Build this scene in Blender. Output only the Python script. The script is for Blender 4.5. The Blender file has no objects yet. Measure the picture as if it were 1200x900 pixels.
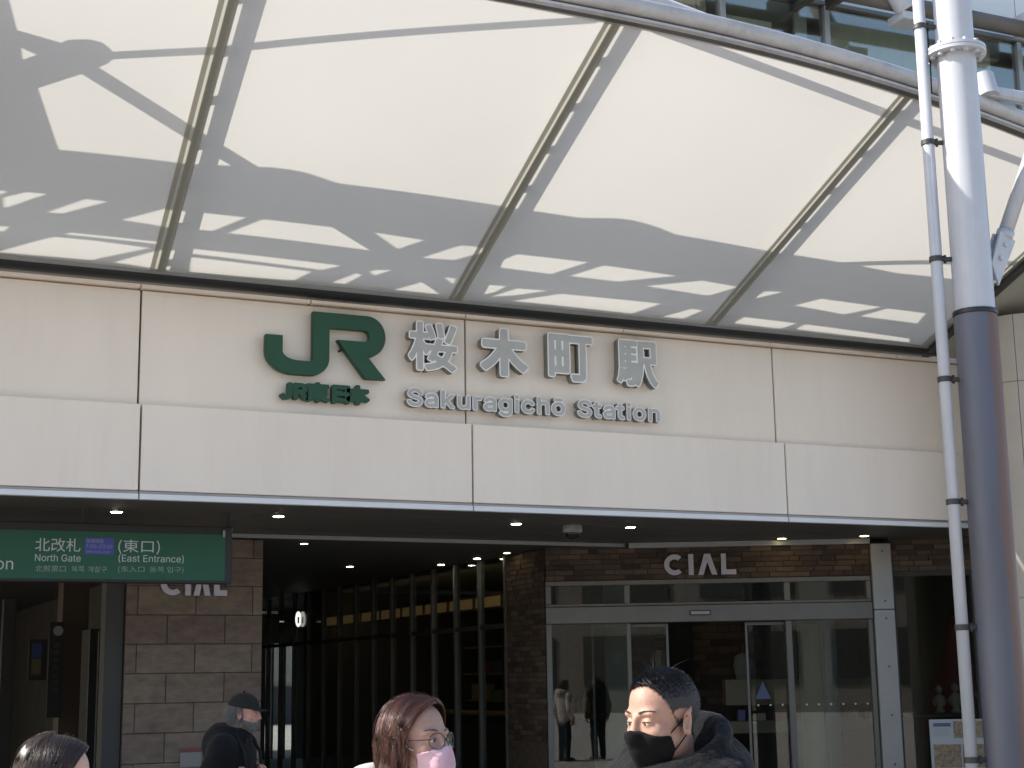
import bpy, bmesh, math, random
import numpy as np
from mathutils import Vector, Matrix

# ------------------------------------------------------------------ camera, sky, sun, exposure
S = bpy.context.scene
COL = S.collection
random.seed(4)
RNG = np.random.default_rng(4)

cam_d = bpy.data.cameras.new('camera')
cam_d.sensor_width = 36.0
cam_d.lens = 53.94
cam_d.clip_start = 0.05
cam_d.clip_end = 600
cam = bpy.data.objects.new('camera', cam_d)
COL.objects.link(cam)
_r, _d, _f = Vector((0.9045, -0.4262, -0.0158)), Vector((0.0668, 0.1769, -0.9820)), Vector((0.4213, 0.8871, 0.1885))
_m = Matrix((_r, -_d, -_f)).transposed().to_4x4()
_m.translation = (0, 0, 1.68)
cam.matrix_world = _m
S.camera = cam

SUN = Vector((-0.927, 0.375, 0)).normalized() * math.cos(math.radians(38)) + Vector((0, 0, math.sin(math.radians(38))))
wd = bpy.data.worlds.new('World'); S.world = wd; wd.use_nodes = True
_nt = wd.node_tree
_sky = _nt.nodes.new('ShaderNodeTexSky'); _sky.sky_type = 'NISHITA'; _sky.sun_disc = False
_sky.sun_elevation = math.radians(38); _sky.sun_rotation = math.atan2(SUN.x, SUN.y)
_sky.air_density = 1.0; _sky.dust_density = 1.5; _sky.ozone_density = 1.0
_nt.links.new(_sky.outputs[0], _nt.nodes['Background'].inputs[0])
_nt.nodes['Background'].inputs[1].default_value = 0.15
sl = bpy.data.lights.new('sun', 'SUN'); sl.energy = 4.2; sl.angle = math.radians(0.53); sl.color = (1.0, 0.955, 0.88)
so = bpy.data.objects.new('sun', sl); COL.objects.link(so)
so.rotation_euler = SUN.to_track_quat('Z', 'Y').to_euler(); so.location = (-20, 5, 25)

S.view_settings.view_transform = 'Standard'; S.view_settings.look = 'None'
S.view_settings.gamma = 1.0; S.view_settings.use_curve_mapping = False
S.view_settings.exposure = 1.03
S.render.engine = 'CYCLES'
S.cycles.use_denoising = True
S.cycles.max_bounces = 10; S.cycles.diffuse_bounces = 5; S.cycles.transparent_max_bounces = 12
S.cycles.sample_clamp_indirect = 6.0
S.cycles.caustics_reflective = False; S.cycles.caustics_refractive = False

# ------------------------------------------------------------------ helpers
def tag(o, label=None, cat=None, group=None, kind=None):
    if label: o['label'] = label
    if cat: o['category'] = cat
    if group: o['group'] = group
    if kind: o['kind'] = kind
    return o

def wloc(p):
    v = Vector((0, 0, 0))
    while p is not None:
        v = v + p.location; p = p.parent
    return v

def empty(name, loc, label=None, cat=None, group=None):
    o = bpy.data.objects.new(name, None); COL.objects.link(o); o.location = loc
    o.empty_display_size = 0.1
    return tag(o, label, cat, group)

def link(name, me, mat=None, parent=None, smooth=False):
    """me is in world coordinates; move it into the parent's frame"""
    if mat is not None and not me.materials: me.materials.append(mat)
    if smooth: me.polygons.foreach_set('use_smooth', [True] * len(me.polygons))
    o = bpy.data.objects.new(name, me); COL.objects.link(o)
    if parent is not None:
        me.transform(Matrix.Translation(-wloc(parent))); o.parent = parent
    me.update()
    return o

class MB:
    def __init__(s): s.v = []; s.f = []
    def add(s, vs, fs):
        b = len(s.v); s.v += [tuple(x) for x in vs]; s.f += [tuple(i + b for i in f) for f in fs]; return s
    def box(s, x0, x1, y0, y1, z0, z1, M=None):
        vs = [Vector(p) for p in ((x0,y0,z0),(x1,y0,z0),(x1,y1,z0),(x0,y1,z0),(x0,y0,z1),(x1,y0,z1),(x1,y1,z1),(x0,y1,z1))]
        if M is not None: vs = [M @ v for v in vs]
        return s.add(vs, [(0,3,2,1),(4,5,6,7),(0,1,5,4),(1,2,6,5),(2,3,7,6),(3,0,4,7)])
    def prism(s, poly, fn, d0, d1):
        """poly: list of (u,v); fn(u,v,w)->xyz; closed between w=d0 and d1"""
        n = len(poly)
        vs = [fn(u, v, d0) for u, v in poly] + [fn(u, v, d1) for u, v in poly]
        fs = [tuple(range(n)), tuple(reversed(range(n, 2 * n)))] + [(i, n + i, n + (i + 1) % n, (i + 1) % n) for i in range(n)]
        return s.add(vs, fs)
    def tube(s, pts, r, n=10, cap=True):
        pts = [Vector(p) for p in pts]; R = r if hasattr(r, '__len__') else [r] * len(pts)
        ring = []; up = None; vs = []; fs = []
        for i, p in enumerate(pts):
            t = (pts[min(i + 1, len(pts) - 1)] - pts[max(i - 1, 0)]).normalized()
            if up is None: up = t.orthogonal().normalized()
            up = (up - t * up.dot(t)).normalized(); w = t.cross(up)
            for k in range(n):
                a = 2 * math.pi * k / n
                vs.append(p + (up * math.cos(a) + w * math.sin(a)) * R[i])
        for i in range(len(pts) - 1):
            for k in range(n):
                a, b = i * n + k, i * n + (k + 1) % n
                fs.append((a, b, b + n, a + n))
        if cap:
            fs.append(tuple(reversed(range(n)))); fs.append(tuple(range((len(pts) - 1) * n, len(pts) * n)))
        return s.add(vs, fs)
    def lathe(s, prof, c, n=32):
        """prof: (r,z) list; vertical axis through c"""
        vs = []; fs = []
        for r, z in prof:
            for k in range(n):
                a = 2 * math.pi * k / n
                vs.append((c[0] + r * math.cos(a), c[1] + r * math.sin(a), c[2] + z))
        for i in range(len(prof) - 1):
            for k in range(n):
                a, b = i * n + k, i * n + (k + 1) % n
                fs.append((a, b, b + n, a + n))
        fs.append(tuple(reversed(range(n)))); fs.append(tuple(range((len(prof) - 1) * n, len(prof) * n)))
        return s.add(vs, fs)
    def mesh(s, name, bevel=0.0, seg=1):
        me = bpy.data.meshes.new(name)
        me.from_pydata(s.v, [], s.f)
        if bevel:
            bm = bmesh.new(); bm.from_mesh(me)
            ed = [e for e in bm.edges if len(e.link_faces) == 2 and e.calc_face_angle(0) > 0.6]
            bmesh.ops.bevel(bm, geom=ed, offset=bevel, segments=seg, affect='EDGES', clamp_overlap=True)
            bm.to_mesh(me); bm.free()
        return me
    def build(s, name, mat, parent=None, bevel=0.0, smooth=False, seg=1):
        return link(name, s.mesh(name, bevel, seg), mat, parent, smooth)

def box(name, mat, parent, x0, x1, y0, y1, z0, z1, bevel=0.0, M=None):
    return MB().box(x0, x1, y0, y1, z0, z1, M).build(name, mat, parent, bevel)

def smooth_by_angle(o, ang=0.7):
    me = o.data
    me.polygons.foreach_set('use_smooth', [True] * len(me.polygons))
    bm = bmesh.new(); bm.from_mesh(me)
    for e in bm.edges:
        e.smooth = not (len(e.link_faces) == 2 and e.calc_face_angle(0) > ang)
    bm.to_mesh(me); bm.free()
    return o

# ------------------------------------------------------------------ materials
def mat(name, col, rough=0.6, metal=0.0, noise=0.0, nscale=3.0, bump=0.0, bscale=60.0, spec=0.5, coat=0.0, col2=None, stretch=None):
    m = bpy.data.materials.new(name); m.use_nodes = True
    nt = m.node_tree; N = nt.nodes; L = nt.links; b = N['Principled BSDF']
    b.inputs['Base Color'].default_value = (*col, 1); b.inputs['Roughness'].default_value = rough
    b.inputs['Metallic'].default_value = metal; b.inputs['Specular IOR Level'].default_value = spec
    b.inputs['Coat Weight'].default_value = coat
    tc = N.new('ShaderNodeTexCoord'); mp = N.new('ShaderNodeMapping'); L.new(tc.outputs['Object'], mp.inputs[0])
    if stretch: mp.inputs['Scale'].default_value = stretch
    if noise:
        n1 = N.new('ShaderNodeTexNoise'); n1.inputs['Scale'].default_value = nscale; n1.inputs['Detail'].default_value = 8; n1.inputs['Roughness'].default_value = 0.62
        L.new(mp.outputs[0], n1.inputs['Vector'])
        r = N.new('ShaderNodeMapRange'); r.inputs[1].default_value = 0.3; r.inputs[2].default_value = 0.7
        L.new(n1.outputs[0], r.inputs[0])
        mx = N.new('ShaderNodeMix'); mx.data_type = 'RGBA'; L.new(r.outputs[0], mx.inputs[0])
        c2 = col2 if col2 else tuple(c * (1 - noise) for c in col)
        mx.inputs[6].default_value = (*c2, 1); mx.inputs[7].default_value = (*col, 1)
        L.new(mx.outputs[2], b.inputs['Base Color'])
        r2 = N.new('ShaderNodeMapRange'); r2.inputs[3].default_value = min(1, rough + 0.08); r2.inputs[4].default_value = max(0.02, rough - 0.06)
        L.new(n1.outputs[0], r2.inputs[0]); L.new(r2.outputs[0], b.inputs['Roughness'])
    if bump:
        n2 = N.new('ShaderNodeTexNoise'); n2.inputs['Scale'].default_value = bscale; n2.inputs['Detail'].default_value = 5
        L.new(mp.outputs[0], n2.inputs['Vector'])
        bp = N.new('ShaderNodeBump'); bp.inputs['Strength'].default_value = bump; bp.inputs['Distance'].default_value = 0.01
        L.new(n2.outputs[0], bp.inputs['Height']); L.new(bp.outputs[0], b.inputs['Normal'])
    return m

def emit(name, col, strength):
    m = bpy.data.materials.new(name); m.use_nodes = True
    b = m.node_tree.nodes['Principled BSDF']
    b.inputs['Base Color'].default_value = (*col, 1); b.inputs['Emission Color'].default_value = (*col, 1)
    b.inputs['Emission Strength'].default_value = strength
    return m

def membrane_mat(name, refl, trans, wt, nz=0.05):
    m = bpy.data.materials.new(name); m.use_nodes = True
    nt = m.node_tree; N = nt.nodes; L = nt.links
    N.remove(N['Principled BSDF'])
    d = N.new('ShaderNodeBsdfDiffuse'); t = N.new('ShaderNodeBsdfTranslucent'); x = N.new('ShaderNodeMixShader')
    d.inputs[0].default_value = (*refl, 1)
    tc = N.new('ShaderNodeTexCoord'); n = N.new('ShaderNodeTexNoise'); n.inputs['Scale'].default_value = 0.8; n.inputs['Detail'].default_value = 6
    L.new(tc.outputs['Object'], n.inputs['Vector'])
    n2 = N.new('ShaderNodeTexNoise'); n2.inputs['Scale'].default_value = 9.0; n2.inputs['Detail'].default_value = 8; n2.inputs['Roughness'].default_value = .7
    L.new(tc.outputs['Object'], n2.inputs['Vector'])
    mm = N.new('ShaderNodeMath'); mm.operation = 'MULTIPLY_ADD'; L.new(n2.outputs[0], mm.inputs[0]); mm.inputs[1].default_value = 0.45; L.new(n.outputs[0], mm.inputs[2])
    r = N.new('ShaderNodeMapRange'); r.inputs[1].default_value = 0.45; r.inputs[2].default_value = 1.0
    L.new(mm.outputs[0], r.inputs[0])
    mx = N.new('ShaderNodeMix'); mx.data_type = 'RGBA'; L.new(r.outputs[0], mx.inputs[0])
    mx.inputs[6].default_value = (*[c * (1 - nz) for c in trans], 1); mx.inputs[7].default_value = (*trans, 1)
    L.new(mx.outputs[2], t.inputs[0])
    x.inputs[0].default_value = wt
    L.new(d.outputs[0], x.inputs[1]); L.new(t.outputs[0], x.inputs[2])
    L.new(x.outputs[0], N['Material Output'].inputs[0])
    return m

def glass_mat(name, tint=(0.75, 0.8, 0.78), ior=1.5, rough=0.0, boost=1.0, mir=(1, 1, 1)):
    """thin architectural pane: fresnel mix of clear and mirror"""
    m = bpy.data.materials.new(name); m.use_nodes = True
    nt = m.node_tree; N = nt.nodes; L = nt.links
    N.remove(N['Principled BSDF'])
    t = N.new('ShaderNodeBsdfTransparent'); t.inputs[0].default_value = (*tint, 1)
    g = N.new('ShaderNodeBsdfGlossy'); g.inputs['Roughness'].default_value = rough; g.inputs[0].default_value = (*mir, 1)
    ge = N.new('ShaderNodeNewGeometry'); dt = N.new('ShaderNodeVectorMath'); dt.operation = 'DOT_PRODUCT'
    L.new(ge.outputs['Incoming'], dt.inputs[0]); L.new(ge.outputs['Normal'], dt.inputs[1])
    ab = N.new('ShaderNodeMath'); ab.operation = 'ABSOLUTE'; L.new(dt.outputs['Value'], ab.inputs[0])
    om = N.new('ShaderNodeMath'); om.operation = 'SUBTRACT'; om.inputs[0].default_value = 1.0; L.new(ab.outputs[0], om.inputs[1])
    pw = N.new('ShaderNodeMath'); pw.operation = 'POWER'; pw.inputs[1].default_value = 5.0; L.new(om.outputs[0], pw.inputs[0])
    f0 = ((ior - 1) / (ior + 1)) ** 2 * boost
    k = N.new('ShaderNodeMath'); k.operation = 'MULTIPLY_ADD'; k.use_clamp = True; L.new(pw.outputs[0], k.inputs[0]); k.inputs[1].default_value = 1 - f0; k.inputs[2].default_value = f0
    x = N.new('ShaderNodeMixShader'); L.new(k.outputs[0], x.inputs[0]); L.new(t.outputs[0], x.inputs[1]); L.new(g.outputs[0], x.inputs[2])
    L.new(x.outputs[0], N['Material Output'].inputs[0])
    return m

def brick_variety(m, amount=0.5):
    """per-object colour variation"""
    nt = m.node_tree; N = nt.nodes; L = nt.links; b = N['Principled BSDF']
    src = b.inputs['Base Color'].links[0].from_socket
    oi = N.new('ShaderNodeObjectInfo')
    hs = N.new('ShaderNodeHueSaturation')
    r = N.new('ShaderNodeMapRange'); r.inputs[3].default_value = 1 - amount; r.inputs[4].default_value = 1 + amount
    L.new(oi.outputs['Random'], r.inputs[0]); L.new(r.outputs[0], hs.inputs['Value'])
    r2 = N.new('ShaderNodeMapRange'); r2.inputs[3].default_value = .485; r2.inputs[4].default_value = .515
    L.new(oi.outputs['Random'], r2.inputs[0]); L.new(r2.outputs[0], hs.inputs['Hue'])
    L.new(src, hs.inputs['Color']); L.new(hs.outputs[0], b.inputs['Base Color'])
    return m

M = {}
M['panel'] = mat('fascia_panel', (0.84, 0.75, 0.66), 0.45, noise=0.07, nscale=1.3, bump=0.02, bscale=4, stretch=(1, 1, .35))
def streaks(m, amt, sx=5.0, sz=.12):
    nt = m.node_tree; N = nt.nodes; L = nt.links; b = N['Principled BSDF']; src = b.inputs['Base Color'].links[0].from_socket
    tc = N.new('ShaderNodeTexCoord'); mp = N.new('ShaderNodeMapping'); mp.inputs['Scale'].default_value = (sx, sx, sz); L.new(tc.outputs['Object'], mp.inputs[0])
    n = N.new('ShaderNodeTexNoise'); n.inputs['Scale'].default_value = 2.0; n.inputs['Detail'].default_value = 9; n.inputs['Roughness'].default_value = .68; L.new(mp.outputs[0], n.inputs['Vector'])
    r = N.new('ShaderNodeMapRange'); r.inputs[1].default_value = .48; r.inputs[2].default_value = .78; r.inputs[3].default_value = 1.0; r.inputs[4].default_value = 1 - amt; L.new(n.outputs[0], r.inputs[0])
    h = N.new('ShaderNodeHueSaturation'); L.new(src, h.inputs['Color']); L.new(r.outputs[0], h.inputs['Value']); L.new(h.outputs[0], b.inputs['Base Color'])
    return m
streaks(M['panel'], .04, 4, .35)
M['panel_cap'] = mat('fascia_cap', (0.86, 0.77, 0.68), 0.45, noise=0.08, nscale=2.5)
M['joint'] = mat('joint_backing', (0.10, 0.09, 0.08), 0.8, noise=.3)
M['drip'] = mat('drip_metal', (0.36, 0.34, 0.32), 0.4, metal=0.3, noise=.15)
M['white_strip'] = mat('white_strip', (0.72, 0.74, 0.76), 0.4, noise=.06)
M['membrane'] = membrane_mat('membrane', (0.55, 0.53, 0.48), (0.575, 0.555, 0.51), 0.42)
M['rib_strip'] = membrane_mat('seam_strip', (0.38, 0.37, 0.31), (0.44, 0.43, 0.37), 0.45)
M['steel_white'] = mat('white_painted_steel', (0.44, 0.45, 0.48), 0.35, noise=.08, nscale=5, bump=.03, bscale=25)
M['steel_grey'] = mat('grey_painted_steel', (0.30, 0.30, 0.30), 0.45, noise=.2, nscale=4)
M['tube'] = mat('weathered_tube', (0.46, 0.45, 0.45), 0.4, noise=.25, nscale=6, bump=.05, bscale=30, stretch=(.4, 1, 1))
M['gutter'] = mat('gutter_metal', (0.20, 0.20, 0.19), 0.5, noise=.2, nscale=3)
streaks(M['tube'], .35, 3, 3)
streaks(M['steel_white'], .16, 6, .25)
M['dark'] = mat('dark_metal', (0.035, 0.033, 0.03), 0.5, noise=.2)
M['black'] = mat('black_metal', (0.012, 0.012, 0.012), 0.45)
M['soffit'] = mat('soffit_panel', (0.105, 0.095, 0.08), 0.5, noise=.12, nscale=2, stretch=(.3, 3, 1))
M['stone'] = brick_variety(mat('sandstone_tile', (0.215, 0.162, 0.125), 0.75, noise=.42, nscale=6, bump=.35, bscale=26, stretch=(1, 1, 2.2)), .12)
M['mortar'] = mat('mortar', (0.07, 0.06, 0.05), 0.9, noise=.3, nscale=20)
M['brick'] = brick_variety(mat('slim_brick', (0.112, 0.075, 0.054), 0.75, noise=.45, nscale=18, bump=.4, bscale=45), .5)
M['brick_mass'] = mat('slim_brick_far', (0.10, 0.07, 0.05), 0.8, noise=.5, nscale=14, bump=.3)
M['alu'] = mat('door_aluminium', (0.15, 0.145, 0.132), 0.42, metal=.4, noise=.12, nscale=3)
M['post'] = mat('post_cladding', (0.30, 0.305, 0.31), 0.35, metal=.35, noise=.1, nscale=2.5)
M['glass'] = glass_mat('shop_glass', (0.70, 0.74, 0.72))
M['upper_glass'] = glass_mat('upper_glass', (0.80, 0.83, 0.79), ior=1.7, boost=2.6, mir=(1, .96, .86))
M['lens_glass'] = glass_mat('spectacle_lens', (0.95, 0.96, 0.96), ior=1.35)
M['green'] = mat('logo_green', (0.007, 0.064, 0.027), 0.45, noise=.12, nscale=6)
M['letter_white'] = mat('letter_white_edge', (0.88, 0.87, 0.84), 0.4, noise=.08)
M['letter_grey'] = mat('letter_grey_face', (0.45, 0.45, 0.44), 0.4, metal=0.0, noise=.14, nscale=9)
M['letter_side'] = mat('letter_return', (0.20, 0.195, 0.18), 0.45, noise=.1)
M['stud'] = mat('stud', (0.03, 0.03, 0.028), 0.6)
M['sign_green'] = mat('sign_green', (0.008, 0.088, 0.040), 0.5, noise=.08)
M['sign_blue'] = mat('sign_blue', (0.06, 0.06, 0.34), 0.4, noise=.05)
M['sign_white'] = mat('sign_white', (0.52, 0.54, 0.52), 0.5, noise=.05)
M['pale_print'] = mat('sign_pale_print', (0.26, 0.31, 0.28), 0.5, noise=.05)
M['cial'] = mat('cial_letter', (0.56, 0.55, 0.62), 0.4, noise=.08)
M['sleeve'] = mat('pole_sleeve', (0.108, 0.114, 0.142), 0.5, noise=.3, nscale=2.2, col2=(0.085, 0.08, 0.088), stretch=(1, 1, .25))
M['column'] = mat('column_cladding', (0.40, 0.365, 0.325), 0.4, noise=.08)
M['pave'] = mat('pavement', (0.53, 0.48, 0.41), 0.8, noise=.2, nscale=1.2, bump=.1)
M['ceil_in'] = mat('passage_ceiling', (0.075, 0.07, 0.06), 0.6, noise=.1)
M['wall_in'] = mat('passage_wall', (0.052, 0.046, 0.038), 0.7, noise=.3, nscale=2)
M['bldg'] = mat('opposite_concrete', (0.22, 0.19, 0.16), 0.8, noise=.25, nscale=.3)
M['bldg_glass'] = mat('opposite_glass', (0.03, 0.035, 0.04), 0.08)
M['blind'] = mat('grey_blind', (.62, .64, .59), .8, noise=.15, nscale=3, stretch=(4, 1, .2))
M['mullion'] = mat('bronze_mullion', (0.12, 0.12, 0.11), 0.4, metal=.3, noise=.15)
M['upper_wall'] = mat('upper_wall_panel', (0.62, 0.64, 0.65), 0.5, noise=.06)
M['lamp'] = emit('lamp_lens', (1.0, 0.93, 0.78), 36.0)
M['lamp_warm'] = emit('lamp_lens_warm', (1.0, 0.80, 0.36), 10.0)
M['lamp_dim'] = emit('lamp_lens_dim', (1.0, 0.92, 0.75), 12.0)

# ------------------------------------------------------------------ glyph outlines -> signed field -> solid letters
_FONTS = {}
def font(which):
    if which not in _FONTS:
        f = None
        if which:
            try: f = bpy.data.fonts.load(bpy.utils.system_resource('DATAFILES') + '/fonts/' + which)
            except Exception: f = None
        _FONTS[which] = f
    return _FONTS[which]

def glyph_loops(ch, fnt):
    c = bpy.data.curves.new('glyph', 'FONT'); c.body = ch; c.fill_mode = 'NONE'; c.resolution_u = 6
    f = font(fnt)
    if f: c.font = f
    o = bpy.data.objects.new('glyph', c); COL.objects.link(o)
    dg = bpy.context.evaluated_depsgraph_get(); dg.update()
    me = o.evaluated_get(dg).to_mesh()
    V = [v.co.to_2d() for v in me.vertices]
    adj = {}
    for e in me.edges:
        a, b = e.vertices; adj.setdefault(a, []).append(b); adj.setdefault(b, []).append(a)
    loops = []; seen = set()
    for s0 in adj:
        if s0 in seen: continue
        lp = [s0]; seen.add(s0); cur = s0
        while True:
            nx = [k for k in adj[cur] if k not in seen]
            if not nx: break
            cur = nx[0]; seen.add(cur); lp.append(cur)
        if len(lp) > 2: loops.append(np.array([V[i] for i in lp]))
    # direction of each loop follows edge vertex order (kept from the font outline)
    bpy.data.objects.remove(o); bpy.data.curves.remove(c)
    return loops

def field_of(loops, X, Y):
    d2 = np.full(X.shape, 1e9); par = np.zeros(X.shape, int)
    for lp in loops:
        a = lp; b = np.roll(lp, -1, 0)
        for p, q in zip(a, b):
            ex, ey = q - p; L2 = ex * ex + ey * ey + 1e-12
            t = np.clip(((X - p[0]) * ex + (Y - p[1]) * ey) / L2, 0, 1)
            d2 = np.minimum(d2, (X - p[0] - t * ex) ** 2 + (Y - p[1] - t * ey) ** 2)
            up = (p[1] <= Y) & (q[1] > Y); dn = (p[1] > Y) & (q[1] <= Y)
            side = ex * (Y - p[1]) - ey * (X - p[0])
            par += np.where(up & (side > 0), 1, 0) - np.where(dn & (side < 0), 1, 0)
    d = np.sqrt(d2)
    return np.where(par != 0, -d, d)

def contours(F, xs, ys, lev):
    G = F - lev; ins = G < 0
    segs = {}
    code = ins[:-1, :-1] * 1 + ins[1:, :-1] * 2 + ins[1:, 1:] * 4 + ins[:-1, 1:] * 8
    T = {1: [(3, 0)], 2: [(0, 1)], 3: [(3, 1)], 4: [(1, 2)], 5: [(3, 0), (1, 2)], 6: [(0, 2)], 7: [(3, 2)], 8: [(2, 3)], 9: [(2, 0)],
         10: [(0, 1), (2, 3)], 11: [(2, 1)], 12: [(1, 3)], 13: [(1, 0)], 14: [(0, 3)]}
    nxt = {}
    for i, j in zip(*np.nonzero((code > 0) & (code < 15))):
        E = [(i, j, 0), (i + 1, j, 1), (i, j + 1, 0), (i, j, 1)]
        for a, b in T[code[i, j]]: nxt[E[a]] = E[b]
    def pt(e):
        i, j, k = e
        g0 = G[i, j]
        if k == 0:
            t = g0 / (g0 - G[i + 1, j]); return (xs[i] + t * (xs[i + 1] - xs[i]), ys[j])
        t = g0 / (g0 - G[i, j + 1]); return (xs[i], ys[j] + t * (ys[j + 1] - ys[j]))
    out = []
    while nxt:
        s0 = next(iter(nxt)); lp = []; c = s0
        while c in nxt:
            lp.append(pt(c)); c = nxt.pop(c)
        if len(lp) > 5: out.append(lp)
    return out

def simplify(lp, tol):
    P = np.array(lp); n = len(P)
    if n < 8: return lp
    keep = np.zeros(n, bool); a = 0; b = int(np.argmax(((P - P[0]) ** 2).sum(1))); keep[[a, b]] = True
    st = [(a, b), (b, n)]
    while st:
        i, j = st.pop()
        if j - i < 2: continue
        p, q = P[i], P[j % n]; e = q - p; L = math.hypot(*e) + 1e-9
        dd = np.abs(e[0] * (P[i + 1:j, 1] - p[1]) - e[1] * (P[i + 1:j, 0] - p[0])) / L
        k = int(np.argmax(dd))
        if dd[k] > tol: keep[i + 1 + k] = True; st += [(i, i + 1 + k), (i + 1 + k, j)]
    r = [tuple(P[k]) for k in range(n) if keep[k]]
    return r if len(r) > 2 else lp

def solid_from_loops(name, loops, fn, w0, w1, tag_side=None):
    """fill loops (holes cut) and extrude from w0 to w1; fn(u,v,w)->world"""
    c = bpy.data.curves.new(name, 'CURVE'); c.dimensions = '2D'; c.fill_mode = 'BOTH'; c.extrude = 0.5
    for lp in loops:
        s = c.splines.new('POLY'); s.points.add(len(lp) - 1); s.use_cyclic_u = True
        for k, (u, v) in enumerate(lp): s.points[k].co = (u, v, 0, 1)
    o = bpy.data.objects.new(name, c); COL.objects.link(o)
    dg = bpy.context.evaluated_depsgraph_get(); dg.update()
    me = bpy.data.meshes.new_from_object(o.evaluated_get(dg))
    bpy.data.objects.remove(o); bpy.data.curves.remove(c)
    for v in me.vertices:
        u, vv, w = v.co
        v.co = fn(u, vv, w0 if w < 0 else w1)
    me.materials.clear()
    bm = bmesh.new(); bm.from_mesh(me); bmesh.ops.remove_doubles(bm, verts=bm.verts, dist=1e-5)
    bmesh.ops.recalc_face_normals(bm, faces=bm.faces)
    if tag_side:
        for f_ in bm.faces: f_.material_index = 1 if abs(f_.normal.y) < .5 else 0
    bm.to_mesh(me); bm.free()
    if tag_side:
        for m_ in tag_side: me.materials.append(m_)
    return me

def text_flat(name, body, x, z, size, fn, mt, parent, fnt='', depth=0.002, align='LEFT', fit=None, high=None):
    c = bpy.data.curves.new(name, 'FONT'); c.body = body; c.size = size; c.extrude = depth / 2; c.align_x = align
    f = font(fnt)
    if f: c.font = f
    o = bpy.data.objects.new(name, c); COL.objects.link(o)
    dg = bpy.context.evaluated_depsgraph_get(); dg.update()
    me = bpy.data.meshes.new_from_object(o.evaluated_get(dg))
    bpy.data.objects.remove(o); bpy.data.curves.remove(c)
    kx = kz = 1.0
    if fit:
        xa = min(v.co.x for v in me.vertices); xb = max(v.co.x for v in me.vertices); kx = kz = (fit - x) / (xb - xa)
        if high:
            za = min(v.co.y for v in me.vertices); zb = max(v.co.y for v in me.vertices); kz = high / (zb - za)
        for v in me.vertices: v.co.x -= xa
    for v in me.vertices: v.co = fn(x + v.co.x * kx, z + v.co.y * kz, v.co.z + depth / 2)
    me.materials.clear()
    return link(name, me, mt, parent)

# ================================================================== SETTING
TAN = math.tan(math.radians(18.3))
def zm(y): return 5.136 + (12.9 - y) * TAN          # canopy plane
def edge_y(x): return 9.10 + (0.022 if x > 5.4 else 0.006) * (x - 5.4) ** 2
def rib_x(x0, y): return x0 + 0.08 * (y - 12.9)

# ground, one sheet
tag(MB().add([(-150, -150, 0), (150, -150, 0), (150, 150, 0), (-150, 150, 0)], [(0, 1, 2, 3)]).build('pavement', M['pave']), kind='structure')

# ---- soffit under the fascia, metal boards running along the front
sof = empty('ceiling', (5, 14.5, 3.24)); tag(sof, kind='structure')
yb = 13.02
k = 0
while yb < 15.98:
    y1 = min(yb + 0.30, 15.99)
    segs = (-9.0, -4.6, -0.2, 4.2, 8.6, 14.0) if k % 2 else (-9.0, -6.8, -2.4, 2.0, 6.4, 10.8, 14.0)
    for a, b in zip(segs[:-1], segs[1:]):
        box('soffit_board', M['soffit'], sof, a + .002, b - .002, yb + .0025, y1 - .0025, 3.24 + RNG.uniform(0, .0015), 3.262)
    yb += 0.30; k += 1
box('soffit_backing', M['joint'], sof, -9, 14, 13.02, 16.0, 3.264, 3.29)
# passage ceilings further in
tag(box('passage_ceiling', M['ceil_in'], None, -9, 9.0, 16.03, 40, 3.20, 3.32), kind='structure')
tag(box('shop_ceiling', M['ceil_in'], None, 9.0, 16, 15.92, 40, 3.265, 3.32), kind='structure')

# ================================================================== FASCIA
fas = empty('station_fascia', (5, 13.2, 3.2), 'long beige panelled fascia over the station entrance with stepped lower band', 'facade')
SEAM = [-8.6, -5.9, -3.6, -0.45, 2.674, 5.76, 9.295, 12.35]
for a, b in zip(SEAM[:-1], SEAM[1:]):
    pu = box('upper_panel', M['panel'], fas, a + .009, b - .009, 13.15 + RNG.uniform(-.002, .002), 13.20, 4.0, 5.066, .004)
    pl = box('lower_panel', M['panel'], fas, a + .009, b - .009, 13.00 + RNG.uniform(-.002, .002), 13.145, 3.290, 4.033, .006)
    box('drip_strip', M['drip'], fas, a + .004, b - .004, 13.012, 13.15, 3.264, 3.286, .002)
    box('white_edge_strip', M['white_strip'], fas, a + .006, b - .006, 12.992, 13.06, 3.214, 3.262, .003)
    box('dark_gasket', M['dark'], fas, a + .01, b - .01, 13.03, 13.14, 3.2865, 3.2895)
CAPS = [-8.6, -6.2, -4.5, -2.8, -.45, 1.1, 2.66, 4.204, 5.746, 7.476, 9.246, 10.92, 12.35]
for a, b in zip(CAPS[:-1], CAPS[1:]):
    box('cap_strip', M['panel_cap'], fas, a + .006, b - .006, 13.10 + RNG.uniform(-.002, .002), 13.3, 5.078, 5.152, .004)
box('backing_wall', M['joint'], fas, -8.6, 12.35, 13.21, 13.45, 3.30, 5.14)

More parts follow.
